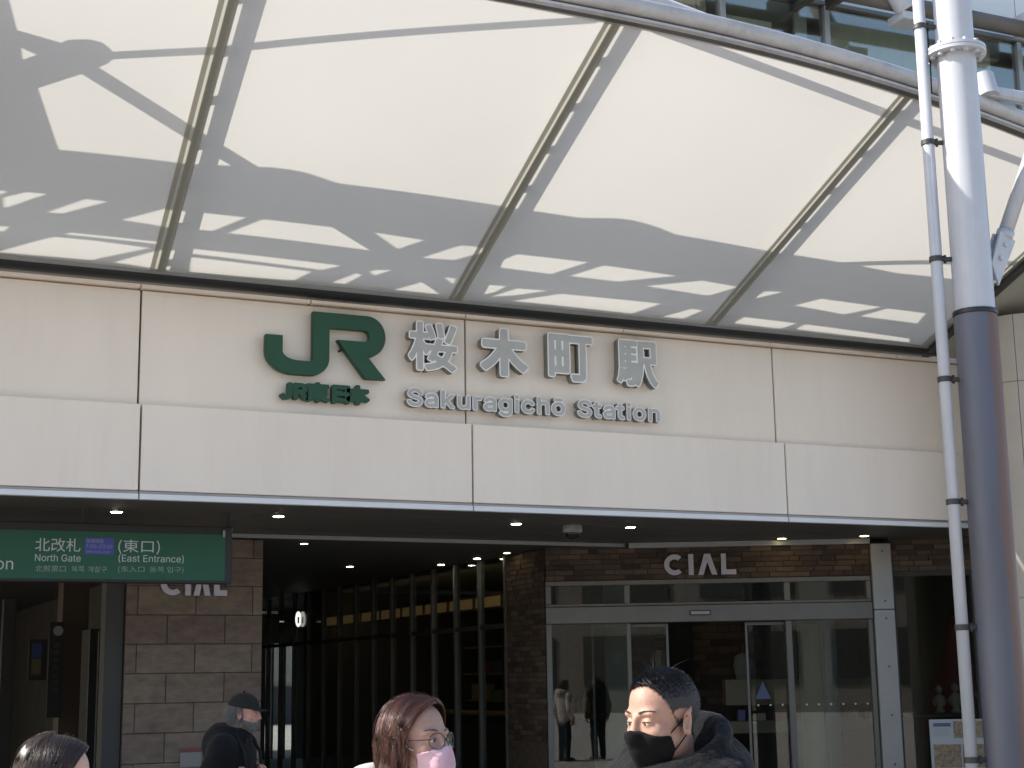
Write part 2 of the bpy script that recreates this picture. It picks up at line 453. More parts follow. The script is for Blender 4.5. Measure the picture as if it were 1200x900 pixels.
# ================================================================== UPPER BUILDING (behind the canopy)
ang = math.radians(-1.7)
UO = Vector((9.2, 13.8, 0))
UM = Matrix.Translation(UO) @ Matrix.Rotation(ang, 4, 'Z')
box_end = MB().box(-0.95, -.85, .12, 5.0, 5.3, 10.9, UM)
ub = empty('station_building', (9.2, 13.8, 5.3), 'upper storey of the station with green-tinted ribbon windows above the canopy', 'building')
box('wall', M['upper_wall'], ub, -0.95, 16, .12, .5, 5.2, 7.6, M=UM)
xs_m = [-0.9, 0.1, 1.53, 4.43, 7.3, 10.2, 13.1, 15.9]
def upm(u): return UM @ Vector((u, 0, 0))
for i, (a, b) in enumerate(zip(xs_m[:-1], xs_m[1:])):
    w = box('window', M['post'], ub, a - .035, a + .035, -.02, .10, 7.62, 9.45, .004, M=UM)
    MB().box(a + .037, b - .037, .03, .045, 7.66, 9.44, M=UM).build('pane', M['upper_glass'], w)
    box('transom_bar', M['alu'], w, a + .037, b - .037, .06, .10, 8.25, 8.29, M=UM)
    # things inside: pale blinds / columns
    box('blind', M['blind'], w, a + .12, a + .12 + (b - a) * (.62, .45, .7)[i % 3], .16, .17, 7.7, (9.42, 9.2, 9.35)[i % 3], M=UM)
    box('curtain', M['upper_wall'], w, b - (b - a) * .22, b - (b - a) * .10, .20, .24, 7.7, 9.42, M=UM)
    box('column', M['upper_wall'], w, b - .75, b - .45, .9, 1.2, 7.6, 9.46, M=UM)
box('window_head', M['alu'], ub, -0.95, 16, -.03, .12, 9.452, 9.50, .004, M=UM)
box('window_sill', M['alu'], ub, -0.95, 16, -.05, .12, 7.602, 7.618, M=UM)
for i, (a, b) in enumerate(zip(xs_m[:-1], xs_m[1:])):
    box('spandrel_panel', M['upper_wall'], ub, a + .006, b - .006, .0, .12, 9.503, 10.9, .004, M=UM)
box_end.build('end_wall', M['upper_wall'], ub)
box('back_wall', M['wall_in'], ub, -0.84, 16, 5.0, 5.1, 5.3, 10.9, M=UM)
box('floor_slab', M['steel_grey'], ub, -0.84, 16, .52, 4.98, 7.4, 7.55, M=UM)
box('inner_ceiling', M['upper_wall'], ub, -0.84, 16, .13, 4.98, 9.52, 9.6, M=UM)
box('roof_slab', M['steel_grey'], ub, -0.95, 16, -.05, 5.1, 10.91, 11.1, M=UM)

# ================================================================== CANOPY
can = empty('membrane_canopy', (5.4, 12.9, 5.1), 'curved white fabric canopy with ribs and a tubular steel front edge above the entrance', 'canopy')
RIBS = [-8.34, -5.56, -2.78, 0.0, 2.756, 5.53, 8.345, 11.10]
X_L, X_R = RIBS[0], RIBS[-1]
def sag(fu, fv): return 0.035 * (4 * fu * (1 - fu)) * (0.3 + 0.7 * 4 * fv * (1 - fv))
for a, b in zip(RIBS[:-1], RIBS[1:]):
    nu, nv = 14, 20
    vs = []; fs = []
    for j in range(nv + 1):
        fv = j / nv
        for i in range(nu + 1):
            fu = i / nu
            x0 = a + .012 + (b - a - .024 - .0) * fu if False else (a + .046) + (b - .046 - a - .046) * fu
            ye = edge_y(x0) + .02
            y = 12.9 + (ye - 12.9) * fv
            vs.append((rib_x(x0, y), y, zm(y) + sag(fu, fv)))
    for j in range(nv):
        for i in range(nu):
            q = j * (nu + 1) + i; fs.append((q, q + 1, q + nu + 2, q + nu + 1))
    MB().add(vs, fs).build('membrane_panel', M['membrane'], can, smooth=True)
def strip_on(x0, u0, u1, dz0, dz1, name, mt, parent, ya=None, yz=None):
    ya = 12.9 if ya is None else ya; yz = edge_y(x0) + .02 if yz is None else yz
    vs = []
    n = 8
    for j in range(n + 1):
        y = ya + (yz - ya) * j / n; x = rib_x(x0, y)
        for (u, dz) in ((u0, dz0), (u1, dz0), (u1, dz1), (u0, dz1)): vs.append((x + u, y, zm(y) + dz))
    fs = [(0, 1, 2, 3), tuple(n * 4 + k for k in (3, 2, 1, 0))]
    for j in range(n):
        for k in range(4):
            p, q = j * 4 + k, j * 4 + (k + 1) % 4; fs.append((p, p + 4, q + 4, q))
    return MB().add(vs, fs).build(name, mt, parent)
for x0 in RIBS:
    # seam strip below, clamp bar and raised steel beam on brackets above the fabric
    ye = edge_y(x0)
    n = 8; vs = []
    for j in range(n + 1):
        y = 12.9 + (ye + .02 - 12.9) * j / n; x = rib_x(x0, y)
        vs += [(x - .082, y, zm(y) - .004), (x + .054, y, zm(y) - .004)]
    st = MB().add(vs, [(2 * j, 2 * j + 1, 2 * j + 3, 2 * j + 2) for j in range(n)]).build('seam_strip', M['rib_strip'], can)
    strip_on(x0, -.026, .032, .003, .017, 'clamp_bar', M['steel_grey'], st)
    bm_ = strip_on(x0, -.018, .028, .100, .205, 'rib_beam', M['steel_white'], can)
    y = 12.75
    while y > ye + .2:
        strip_on(x0, -.014, .024, .018, .099, 'bracket', M['steel_grey'], bm_, y, y - .09)
        y -= .52
# front tube, gutter channel under it, rear gutter
xs_ = np.linspace(X_L - .1, X_R + .35, 60)
MB().tube([(rib_x(x, edge_y(x)) , edge_y(x) - .095, zm(edge_y(x)) + .055) for x in xs_], .066, 14).build('edge_tube', M['tube'], can, smooth=True)
def sweep(name, mt, prof, parent=can):
    vs = []; n = len(prof)
    for x in xs_:
        ye = edge_y(x)
        for dy, dz in prof: vs.append((rib_x(x, ye), ye + dy, zm(ye) + dz))
    fs = []
    for i in range(len(xs_) - 1):
        for k in range(n):
            a, b = i * n + k, i * n + (k + 1) % n; fs.append((a, a + n, b + n, b))
    fs.append(tuple(range(n))); fs.append(tuple(reversed(range((len(xs_) - 1) * n, len(xs_) * n))))
    return MB().add(vs, fs).build(name, mt, parent)
sweep('edge_channel', M['dark'], [(-.075, -.045), (.035, -.03), (.035, .03), (-.04, .03)])
sweep('edge_flashing', M['tube'], [(-.115, -.05), (-.079, -.058), (-.079, -.045), (-.115, -.03)])
sweep('edge_seal', M['drip'], [(.037, -.012), (.085, -.008), (.085, .004), (.037, .004)])
# rear gutter: half-round
gp = [(12.93 + .10 * math.cos(t) * 1.0 - .02, 5.20 + .115 * math.sin(t)) for t in np.linspace(math.pi * .62, math.pi * 1.55, 12)] + [(13.06, 5.10), (13.06, 5.30)]
n = len(gp)
MB().add([(x, y, z) for x in (X_L, X_R + .2) for y, z in gp], [(k, k + 1, n + k + 1, n + k) for k in range(n - 1)] + [tuple(range(n))[::-1], tuple(range(n, 2 * n))]).build('rear_gutter', M['gutter'], can, smooth=False)
lp_ = [(12.93 - .02 + .104 * math.cos(t), 5.20 + .119 * math.sin(t)) for t in np.linspace(math.pi * 1.18, math.pi * 1.52, 6)]
lp_ = lp_ + [(y + .012, z + .012) for y, z in reversed(lp_)]
n = len(lp_)
MB().add([(x, y, z) for x in (X_L, X_R + .2) for y, z in lp_], [(k, (k + 1) % n, n + (k + 1) % n, n + k) for k in range(n)] + [tuple(range(n))[::-1], tuple(range(n, 2 * n))]).build('gutter_shade_strip', M['black'], can)  # black strip standing in for the shade under the gutter
# dark end trim on the right and the opaque soffit past it
vs = []
for y in (12.95, 9.5): 
    x = rib_x(X_R + .0, y)
    vs += [(x + .03, y, zm(y) - .05), (x + .12, y, zm(y) - .05), (x + .12, y, zm(y) + .02), (x + .03, y, zm(y) + .02)]
MB().add(vs, [(0, 1, 5, 4), (1, 2, 6, 5), (2, 3, 7, 6), (3, 0, 4, 7), (0, 3, 2, 1), (4, 5, 6, 7)]).build('end_trim', M['dark'], can)
vs = []
for y in (13.0, 9.7):
    x = rib_x(X_R, y)
    vs += [(x + .121, y, zm(y) + .0), (x + 5, y, zm(y) - .02), (x + 5, y, zm(y) + .1), (x + .121, y, zm(y) + .1)]
es = MB().add(vs, [(0, 1, 5, 4), (1, 2, 6, 5), (2, 3, 7, 6), (3, 0, 4, 7), (0, 3, 2, 1), (4, 5, 6, 7)]).build('end_soffit', mat('end_soffit', (.36, .35, .29), .6, noise=.1), can)

# ---- steel structure above the fabric (seen only through the shadows it throws and above the edge)
HOLES = [[(1.34, 12.09), (1.53, 11.97), (1.7, 11.96), (1.43, 12.19), (1.36, 12.21)], [(1.69, 12.21), (1.97, 11.96), (2.16, 11.96), (1.83, 12.2)], [(2.26, 12.19), (2.57, 11.95), (2.85, 11.95), (3.29, 11.96), (3.04, 12.2), (2.6, 12.2)], [(3.15, 12.21), (3.41, 11.96), (4.09, 11.97), (4.54, 12.25)], [(4.35, 11.97), (4.89, 11.99), (4.68, 12.19)], [(5.19, 12.0), (5.34, 11.98), (5.51, 11.99), (5.24, 12.23), (4.92, 12.26)], [(5.65, 12.16), (5.77, 12.03), (6.55, 12.05), (6.25, 12.3), (5.68, 12.27)], [(6.43, 12.3), (6.71, 12.07), (7.53, 12.1), (6.94, 12.31)], [(7.27, 12.33), (7.82, 12.12), (8.22, 12.14), (8.02, 12.34), (7.91, 12.36)], [(8.43, 12.37), (8.53, 12.17), (8.77, 12.16)], [(9.02, 12.38), (9.27, 12.21), (10.07, 12.24), (9.69, 12.45)], [(9.89, 12.45), (10.13, 12.25), (10.64, 12.25), (10.68, 12.46)], [(1.26, 12.46), (1.48, 12.43), (1.45, 12.5), (1.27, 12.55)], [(1.37, 12.81), (1.74, 12.55), (1.83, 12.5), (2.17, 12.49), (2.60, 12.50), (2.23, 12.73), (2.16, 12.78)], [(1.95, 12.42), (2.65, 12.40), (2.64, 12.45), (1.86, 12.47)], [(2.31, 12.78), (2.66, 12.51), (2.88, 12.49), (2.95, 12.82)], [(2.88, 12.45), (4.3, 12.49), (4.12, 12.6), (2.9, 12.54)], [(2.91, 12.57), (4.07, 12.62), (3.94, 12.79), (2.97, 12.84)], [(4.25, 12.77), (4.46, 12.56), (4.53, 12.6), (4.41, 12.77)], [(4.53, 12.55), (4.61, 12.5), (4.77, 12.47), (4.61, 12.61)], [(4.85, 12.78), (5.1, 12.58), (5.36, 12.77)], [(5.2, 12.49), (5.38, 12.48), (5.41, 12.64)], [(5.71, 12.72), (5.66, 12.53), (5.92, 12.53), (5.85, 12.63)], [(5.80, 12.73), (6.02, 12.55), (6.36, 12.54), (6.02, 12.68)], [(6.05, 12.77), (6.52, 12.57), (7.61, 12.56), (7.38, 12.79)], [(7.7, 12.79), (7.95, 12.58), (8.1, 12.59), (7.96, 12.78)], [(8.51, 12.77), (8.58, 12.63), (9.29, 12.66), (9.14, 12.8)], [(9.3, 12.78), (9.37, 12.66), (10.79, 12.72), (10.87, 12.83)]]
for h in list(HOLES[1:6]):                                             # the lattice goes on to the left
    HOLES.append([(x - 4.1, y) for x, y in h]); 
for h in list(HOLES[13:22]): HOLES.append([(x - 4.6, y) for x, y in h])
OUT = [(-6.2, 11.6), (0.2, 11.55), (1.65, 11.43), (2.57, 11.37), (3.1, 11.33), (3.25, 11.31), (3.42, 11.31), (3.58, 11.33), (3.72, 11.37), (3.86, 11.41), (5.28, 11.40), (6.1, 11.45), (6.25, 11.43), (6.44, 11.40), (6.60, 11.40), (6.75, 11.42), (6.93, 11.46), (7.12, 11.52), (7.84, 11.55), (8.18, 11.56), (9.13, 11.63), (9.79, 11.69), (10.46, 11.66), (11.6, 11.64), (11.6, 12.95), (-6.2, 12.95)]
tru = empty('canopy_truss', (3, 11.5, 6.0), 'white steel lattice and tie rods above the canopy that shade its fabric', 'truss')
def shadow_frame(h):
    t = h / (SUN.z + SUN.y * TAN)
    off = SUN * t
    return lambda u, v, w: Vector((u + off.x, v + off.y, zm(v) + off.z + w))
fL = shadow_frame(2.0)
link('lattice_deck', solid_from_loops('lattice_deck', [OUT] + HOLES, fL, 0, .05), M['steel_white'], tru)
fN = shadow_frame(1.0)
gus = [(-.6, 9.6), (1.0, 9.75), (1.17, 10.24), (1.5, 10.30), (1.55, 10.24), (1.64, 10.215), (1.73, 10.225), (1.80, 10.28), (1.835, 10.35), (1.81, 10.42), (1.70, 10.54), (1.4, 10.79), (1.655, 11.44), (-.6, 11.62)]
link('gusset_plate', solid_from_loops('gusset_plate', [gus, [(1.21, 10.36), (1.385, 10.43), (1.26, 10.54)]], fN, 0, .05), M['steel_white'], tru)
def rod(name, a, b, r, h):
    f = shadow_frame(h)
    return MB().tube([f(*a, 0), f(*b, 0)], r, 10).build(name, M['steel_white'], tru, smooth=True)
rod('tie_rod', (1.72, 10.37), (5.06, 9.17), .040, 1.0)
rod('tie_rod', (1.70, 10.47), (5.56, 12.8), .058, 1.0)
rod('tie_rod', (5.60, 9.15), (11.2, 10.13), .045, .55)
rod('tie_rod', (9.0, 11.66), (11.2, 11.20), .04, 1.0)
# masts under the truss: they stand on the beams
for x in (-4.5, -.4):
    MB().tube([fL(x, 12.2, 0), (fL(x, 12.2, 0).x, fL(x, 12.2, 0).y, zm(12.6) + .1)], .06, 12).build('strut', M['steel_white'], tru, smooth=True)

# ================================================================== POLE, PIPE, STRUT, COLUMN
PX, PY = 7.76, 8.42
pole = empty('support_pole', (PX, PY, 0), 'thick white steel pole with bolted flange and dark lower sleeve beside the canopy edge', 'pole')
smooth_by_angle(MB().lathe([(0.145, 4.268), (0.145, 6.238)], (PX, PY, 0), 48).build('shaft', M['steel_white'], pole))
smooth_by_angle(MB().lathe([(0.141, 6.3), (0.141, 9.328)], (PX, PY, 0), 48).build('upper_shaft', M['steel_white'], pole))
fl = smooth_by_angle(MB().lathe([(0.217, 6.24), (0.222, 6.243), (0.222, 6.265), (0.217, 6.269)], (PX, PY, 0), 48).build('flange', M['steel_white'], pole))
fl2 = smooth_by_angle(MB().lathe([(0.217, 6.269), (0.222, 6.273), (0.222, 6.295), (0.217, 6.298)], (PX, PY, 0), 48).build('flange', M['steel_white'], pole))
for k in range(12):
    a = k * math.pi / 6 + .2
    MB().tube([(PX + .185 * math.cos(a), PY + .185 * math.sin(a), 6.216), (PX + .185 * math.cos(a), PY + .185 * math.sin(a), 6.322)], .02, 6).build('bolt', M['steel_white'], fl)
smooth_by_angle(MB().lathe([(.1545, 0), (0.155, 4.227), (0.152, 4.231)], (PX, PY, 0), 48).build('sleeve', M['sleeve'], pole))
smooth_by_angle(MB().lathe([(0.159, 4.232), (0.161, 4.237), (0.161, 4.26), (0.157, 4.266)], (PX, PY, 0), 48).build('collar', M['black'], pole))

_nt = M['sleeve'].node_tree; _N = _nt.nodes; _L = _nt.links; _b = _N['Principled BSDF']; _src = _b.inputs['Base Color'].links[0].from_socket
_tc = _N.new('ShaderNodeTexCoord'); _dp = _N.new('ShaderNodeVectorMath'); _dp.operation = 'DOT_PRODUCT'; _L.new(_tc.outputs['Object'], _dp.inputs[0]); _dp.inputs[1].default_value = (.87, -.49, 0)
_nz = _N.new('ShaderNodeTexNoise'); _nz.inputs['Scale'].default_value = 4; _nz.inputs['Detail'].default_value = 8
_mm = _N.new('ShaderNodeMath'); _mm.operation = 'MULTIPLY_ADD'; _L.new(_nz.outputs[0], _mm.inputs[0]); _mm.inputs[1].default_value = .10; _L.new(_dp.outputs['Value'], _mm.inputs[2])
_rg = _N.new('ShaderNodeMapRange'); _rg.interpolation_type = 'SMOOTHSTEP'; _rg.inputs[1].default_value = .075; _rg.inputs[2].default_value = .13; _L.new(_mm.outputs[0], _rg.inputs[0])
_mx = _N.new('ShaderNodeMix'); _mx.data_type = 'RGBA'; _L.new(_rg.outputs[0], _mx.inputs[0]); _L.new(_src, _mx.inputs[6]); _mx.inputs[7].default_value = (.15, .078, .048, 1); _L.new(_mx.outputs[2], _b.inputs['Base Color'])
pipe = empty('drain_pipe', (7.528, 8.528, 0), 'thin white pipe clamped along the thick pole', 'pipe')
MB().tube([(7.528, 8.528, 0), (7.528, 8.528, 8.6)], .0436, 20).build('pipe_shaft', M['steel_white'], pipe, smooth=True)
for z in (6.485, 5.563, 4.662, 3.761, 2.869, 1.983, 1.076):
    c = smooth_by_angle(MB().lathe([(.049, -.02), (.052, -.018), (.052, .018), (.049, .02)], (7.528, 8.528, z), 20).build('clamp', M['dark'], pipe))
    MB().tube([(7.56, 8.515, z), (7.655, 8.47, z)], .019, 8).build('clamp_arm', M['dark'], c)
    MB().tube([(7.585, 8.50, z - .03), (7.585, 8.50, z + .03)], .012, 6).build('clamp_bolt', M['dark'], c)
MB().tube([(7.59, 8.52, 6.5), (7.605, 8.53, 6.22), (7.59, 8.52, 5.97)], .006, 6).build('cable', M['black'], pipe)

# strut with clevis on the right of the pole
stt = empty('brace_strut', (PX + .2, PY, 4.6), 'slim white diagonal brace bolted to the thick pole', 'brace')
A = Vector((7.95, 8.40, 4.60)); B = Vector((7.95 + 1.05, 8.36, 4.60 + 2.2)); dr = (B - A).normalized()
MB().tube([A + dr * .32, B], .055, 18).build('rod', M['steel_white'], stt, smooth=True)
MB().tube([A + dr * .27, A + dr * .33], [.062, .066], 18).build('collar', M['steel_white'], stt, smooth=True)
sd = dr.cross(Vector((0, 1, 0))).normalized()
cp = MB()
for s_ in (-1, 1):
    o_ = Vector((0, .035 * s_, 0))
    q = [A - sd * .06 - dr * .12, A + sd * .06 + dr * .0, A + sd * .075 + dr * .28, A - sd * .075 + dr * .28]
    th_ = Vector((0, .011, 0))
    cp.add([p + o_ - th_ for p in q] + [p + o_ + th_ for p in q], [(0, 1, 2, 3), (7, 6, 5, 4), (0, 4, 5, 1), (1, 5, 6, 2), (2, 6, 7, 3), (3, 7, 4, 0)])
cl = cp.build('clevis', M['steel_white'], stt)
MB().prism([(PX + .12, 4.50), (PX + .21, 4.52), (PX + .26, 4.75), (PX + .12, 4.75)], lambda u, v, w: (u, PY - .02 + w, v), -.014, .014).build('gusset', M['steel_white'], stt, bevel=.003)
for dz in (.08, .2):
    p = A + dr * dz
    MB().tube([p - Vector((0, .062, 0)), p + Vector((0, .062, 0))], .018, 8).build('bolt', M['steel_white'], cl)
# brackets on the edge tube
def bracket(x, label, hgt, lean):
    y = edge_y(x) - .095; z = zm(edge_y(x)) + .09
    b = empty('tube_bracket', (x, y, z), label, 'bracket', None)
    smooth_by_angle(MB().tube([(x, y, z), (x + lean, y + .05, z + hgt)], .095, 24).build('stub', M['steel_white'], b))
    MB().box(x + lean - .02, x + .42, y - .05, y + .05, z + .0, z + .10).build('saddle', M['steel_white'], b, bevel=.02)
bracket(8.86, 'short white stub bracket on the canopy edge tube behind the thick pole', .20, 0.0)
# curved white bracket and dark conduit in front of the windows
cb = empty('wall_bracket', (11.45, 13.3, 9.4), 'curved white bracket in front of the upper windows behind the thin pipe', 'bracket')
smooth_by_angle(MB().tube([(11.02, 13.15, 9.95), (11.12, 13.15, 9.70), (11.24, 13.15, 9.50), (11.40, 13.15, 9.27)], .115, 16).build('elbow', M['steel_white'], cb))
MB().box(11.32, 11.62, 13.08, 13.38, 9.13, 9.23).build('base_plate', M['steel_white'], cb, bevel=.01)
cd = empty('conduit', (12, 13.3, 9.8), 'dark weathered horizontal conduit across the upper wall panels', 'conduit')
rust = mat('rusty_steel', (0.16, 0.13, 0.11), .7, noise=.6, nscale=3, col2=(.055, .06, .065), stretch=(.3, 1, 1))
MB().tube([(8.3, 13.36, 9.42), (17, 13.22, 9.42)], .10, 16).build('conduit_pipe', rust, cd, smooth=True)
MB().box(13.30, 13.62, 13.08, 13.42, 9.34, 9.62).build('hanger', M['steel_white'], cd, bevel=.02)
MB().box(10.30, 10.40, 13.2, 13.9, 9.36, 9.70).build('hanger', M['dark'], cd, bevel=.01)
MB().box(10.52, 10.58, 13.2, 13.5, 9.25, 9.60).build('hanger', M['dark'], cd, bevel=.01)

colm = empty('round_column', (11.92, 12.2, 0), 'round beige clad column at the end of the fascia behind the thick pole', 'column')
for i, (z0, z1) in enumerate(((0, 2.4), (2.406, 4.62), (4.626, 5.33))):
    for q in range(4):
        a0, a1 = q * math.pi / 2 + .005 - .95, (q + 1) * math.pi / 2 - .005 - .95
        n = 10; vs = []
        for r in (.62, .60):
            for z in (z0, z1):
                vs += [(11.92 + r * math.cos(a0 + (a1 - a0) * k / n), 12.2 + r * math.sin(a0 + (a1 - a0) * k / n), z) for k in range(n + 1)]
        m_ = n + 1; fs = []
        for k in range(n):
            fs += [(k, k + 1, m_ + k + 1, m_ + k), (2 * m_ + k + 1, 2 * m_ + k, 3 * m_ + k, 3 * m_ + k + 1), (k + 1, k, 2 * m_ + k, 2 * m_ + k + 1), (m_ + k, m_ + k + 1, 3 * m_ + k + 1, 3 * m_ + k)]
        fs += [(0, m_, 3 * m_, 2 * m_), (n, 2 * m_ + n, 3 * m_ + n, m_ + n)]
        smooth_by_angle(MB().add(vs, fs).build('cladding_panel', M['column'], colm))
MB().lathe([(.595, 0), (.595, 5.32)], (11.92, 12.2, 0), 32).build('core', M['joint'], colm)

# ================================================================== SIGNS ON THE FASCIA
FY = 13.15
def fmap(u, v, w): return Vector((u, 13.03 + w, v))        # w grows into the wall; the letter front is at 13.03
def smooth_loop(P, it=2):
    P = [np.array(p, float) for p in P]
    for _ in range(it):
        Q = []
        for a, b in zip(P, P[1:] + P[:1]): Q += [a * .75 + b * .25, a * .25 + b * .75]
        P = Q
    return [tuple(p) for p in P]
def arc(cx, cz, rx, rz, a0, a1, n=10):
    return [(cx + rx * math.cos(math.radians(a0 + (a1 - a0) * k / n)), cz + rz * math.sin(math.radians(a0 + (a1 - a0) * k / n))) for k in range(n + 1)]
def studs(parent, pts, y0=13.10):
    for x, z in pts:
        MB().tube([(x, y0, z), (x, FY, z)], .012, 8).build('stud', M['stud'], parent)

jr = empty('railway_logo', (4.33, 13.1, 4.39), 'large dark green JR logo mounted on the beige fascia', 'logo')
JR = ([(3.765, 4.742), (3.921, 4.742)] + arc(4.075, 4.60, .154, .078, 180, 270, 8) + [(4.205, 4.522), (4.205, 4.988), (4.725, 4.988)]
      + arc(4.725, 4.795, .178, .193, 88, -78, 16) + [(4.722, 4.612), (4.905, 4.398), (4.708, 4.398), (4.437, 4.742), (4.70, 4.742)]
      + arc(4.70, 4.797, .052, .052, -80, 85, 8) + [(4.36, 4.848)] + [(4.36, 4.56)] + arc(4.19, 4.56, .17, .166, 0, -90, 10) + arc(4.02, 4.60, .255, .206, 270, 180, 12))
_me = solid_from_loops('letter_mark', [JR], fmap, 0, .075)
link('letter_mark', _me, M['green'], jr)
studs(jr, [(3.84, 4.6), (4.1, 4.46), (4.28, 4.7), (4.28, 4.9), (4.6, 4.92), (4.83, 4.8), (4.62, 4.6), (4.78, 4.46), (4.49, 4.66), (4.5, 4.7)])

def letters(root, text, fnt, x0, x1, zb, cap, o_out, edge, ms, mf, depth, yfront, em=None, fit=True, names='letter', res=60, zfit=None, gap=.07):
    """one solid per character: return + white rim, and a grey face set 2 mm proud inside the rim"""
    chars = []
    pen = 0.0
    for ch in text:
        if ch == ' ': pen += .30; chars.append(None); continue
        lp = glyph_loops(ch, fnt)
        allp = np.concatenate(lp); chars.append((pen, lp, allp.min(0), allp.max(0)))
        pen += allp[:, 0].max() - (allp[:, 0].min() if gap < .05 else 0) + gap
    xs0 = min(c[0] + c[2][0] for c in chars if c); xs1 = max(c[0] + c[3][0] for c in chars if c)
    sx = (x1 - x0) / (xs1 - xs0) if fit else em
    sz = cap
    if zfit:
        za = min(c[2][1] for c in chars if c); zb_ = max(c[3][1] for c in chars if c)
        sz = (zfit[1] - zfit[0]) / (zb_ - za); zb = zfit[0] - za * sz
    for c in chars:
        if not c: continue
        p, lp, mn, mx = c
        L = [np.stack([x0 + (q[:, 0] + p - xs0) * sx, zb + q[:, 1] * sz], 1) for q in lp]
        a = np.concatenate(L); lo, hi = a.min(0) - .05, a.max(0) + .05
        nx = int((hi[0] - lo[0]) * res / .25); ny = int((hi[1] - lo[1]) * res / .25)
        gx, gy = np.linspace(lo[0], hi[0], nx), np.linspace(lo[1], hi[1], ny)
        F = field_of(L, *np.meshgrid(gx, gy, indexing='ij'))
        fn = lambda u, v, w: Vector((u, yfront + w, v))
        o1 = [simplify(l, .0012) for l in contours(F, gx, gy, o_out)]
        let = link(names, solid_from_loops(names, o1, fn, 0, depth, (ms, M['letter_side']) if mf is not None else None), ms, root)
        if mf is not None:
            o2 = [simplify(l, .0012) for l in contours(F, gx, gy, o_out - edge)]
            if o2: link('letter_face', solid_from_loops('letter_face', o2, fn, -.003, .002), mf, let)
        cx = (lo[0] + hi[0]) / 2
        ins = np.argwhere(F < 0)
        for q in (ins[len(ins) // 7], ins[-len(ins) // 7]):
            MB().tube([(gx[q[0]], yfront + depth, gy[q[1]]), (gx[q[0]], FY, gy[q[1]])], .011, 6).build('stud', M['stud'], let)

nm = empty('station_name_sign', (6.47, 13.1, 4.5), 'silver kanji station name 桜木町駅 with white rims on the fascia', 'sign')
for ch, xa, xb in (('桜', 5.118, 5.628), ('木', 5.850, 6.368), ('町', 6.575, 7.078), ('駅', 7.335, 7.826)):
    lp = glyph_loops(ch, 'Noto Sans CJK Regular.woff2'); a = np.concatenate(lp); h_ = a[:, 1].max() - a[:, 1].min()
    o_ = {'桜': .0235, '木': .034, '町': .027, '駅': .026}[ch]
    letters(nm, ch, 'Noto Sans CJK Regular.woff2', xa + o_, xb - o_, 4.506 + o_ - a[:, 1].min() * (.484 - 2 * o_) / h_, (.484 - 2 * o_) / h_, o_, .0125, M['letter_white'], M['letter_grey'], .085, 13.02)
en = empty('romanised_name_sign', (6.47, 13.1, 4.15), 'silver lettering Sakuragichō Station below the kanji on the fascia', 'sign')
letters(en, 'Sakuragichō Station', 'Inter.woff2', 5.125, 7.815, 4.182, .295, .0150, .0085, M['letter_white'], M['letter_grey'], .075, 13.03, res=55)
jn = empty('company_name_sign', (4.33, 13.1, 4.15), 'small dark green lettering JR東日本 under the green logo', 'sign')
letters(jn, 'JR東日本', 'Noto Sans CJK Regular.woff2', 3.925, 4.745, 4.185, .180, .0145, .01, M['green'], None, .055, 13.055, res=55, zfit=(4.168, 4.325), gap=.03)

# ================================================================== ENTRANCE WALLS
DP = Vector((9.1, 15.92, 0)); DD = Vector((.883, -.4695, 0)).normalized(); DN = Vector((DD.y, -DD.x, 0))   # DN points out of the shop
DA = math.atan2(DD.y, DD.x)
DM = Matrix.Translation(DP) @ Matrix.Rotation(DA, 4, 'Z')      # local x along the wall, y into the shop

def lay_bricks(parent, Mx, x0, x1, z0, z1, seed, bl=.212, bh=.052, j=.010, mates=None):
    """stretcher-bond slim bricks on the local x-z plane of Mx (front at y=0)"""
    rnd = random.Random(seed)
    proto = []
    for d in (.0, .006, .012):
        me = MB().box(-.5, .5, -.012 - d, .03, -.5, .5).mesh('brick'); me.materials.append(M['brick']); proto.append(me)
    rows = int((z1 - z0 + j) / (bh + j)); pw = wloc(parent); n = 0
    rz = Mx.to_euler().z
    for r in range(rows):
        z = z0 + r * (bh + j) + bh / 2
        x = x0 - (bl + j) * (.5 if r % 2 else 0) - rnd.uniform(0, .05)
        while x < x1 - .02:
            L = bl * rnd.choice((1, 1, 1, .75, .5, 1.15)); a, b = max(x, x0), min(x + L, x1)
            if b - a > .03:
                o = bpy.data.objects.new('brick', rnd.choice(proto)); COL.objects.link(o); o.parent = parent
                w = Mx @ Vector(((a + b) / 2, rnd.uniform(-.002, .004), z))
                o.location = w - pw; o.rotation_euler = (0, 0, rz); o.scale = (b - a, 1, bh); n += 1
            x += L + j
    return n

bw = empty('brick_wall', DP, 'dark slim-brick wall with lintel band over the glass shop doors', 'wall')
box('mortar_bed', M['mortar'], bw, -1.02, 2.795, .0, .25, 2.802, 3.255, M=DM)
lay_bricks(bw, DM, -1.02, 2.79, 2.81, 3.18, 3)
# pier on the left of the doors, its side faces the passage
PMx = Matrix.Translation((8.195, 17.5, 0)) @ Matrix.Rotation(-math.pi / 2, 4, 'Z')      # local x runs towards the viewer
pier = empty('brick_pier', (8.3, 17, 0), 'dark slim-brick pier between the shop doors and the glazed passage front', 'pier')
box('mortar_bed', M['mortar'], pier, 0, 1.07, .0, .25, 0, 3.195, M=PMx)
lay_bricks(pier, PMx, 0.0, 1.07, 0.95, 3.19, 7, bl=.19)
box('pier_base', M['brick_mass'], pier, 0, 1.07, -.012, -.001, 0, .94, M=PMx)
br = empty('brick_band', DP + DD * 3.6, 'slim-brick band above the shop window beside the bolted post', 'wall')
box('mortar_bed', M['mortar'], br, 3.035, 5.2, .0, .25, 2.845, 3.255, M=DM)
lay_bricks(br, DM, 3.04, 4.6, 2.85, 3.235, 11)

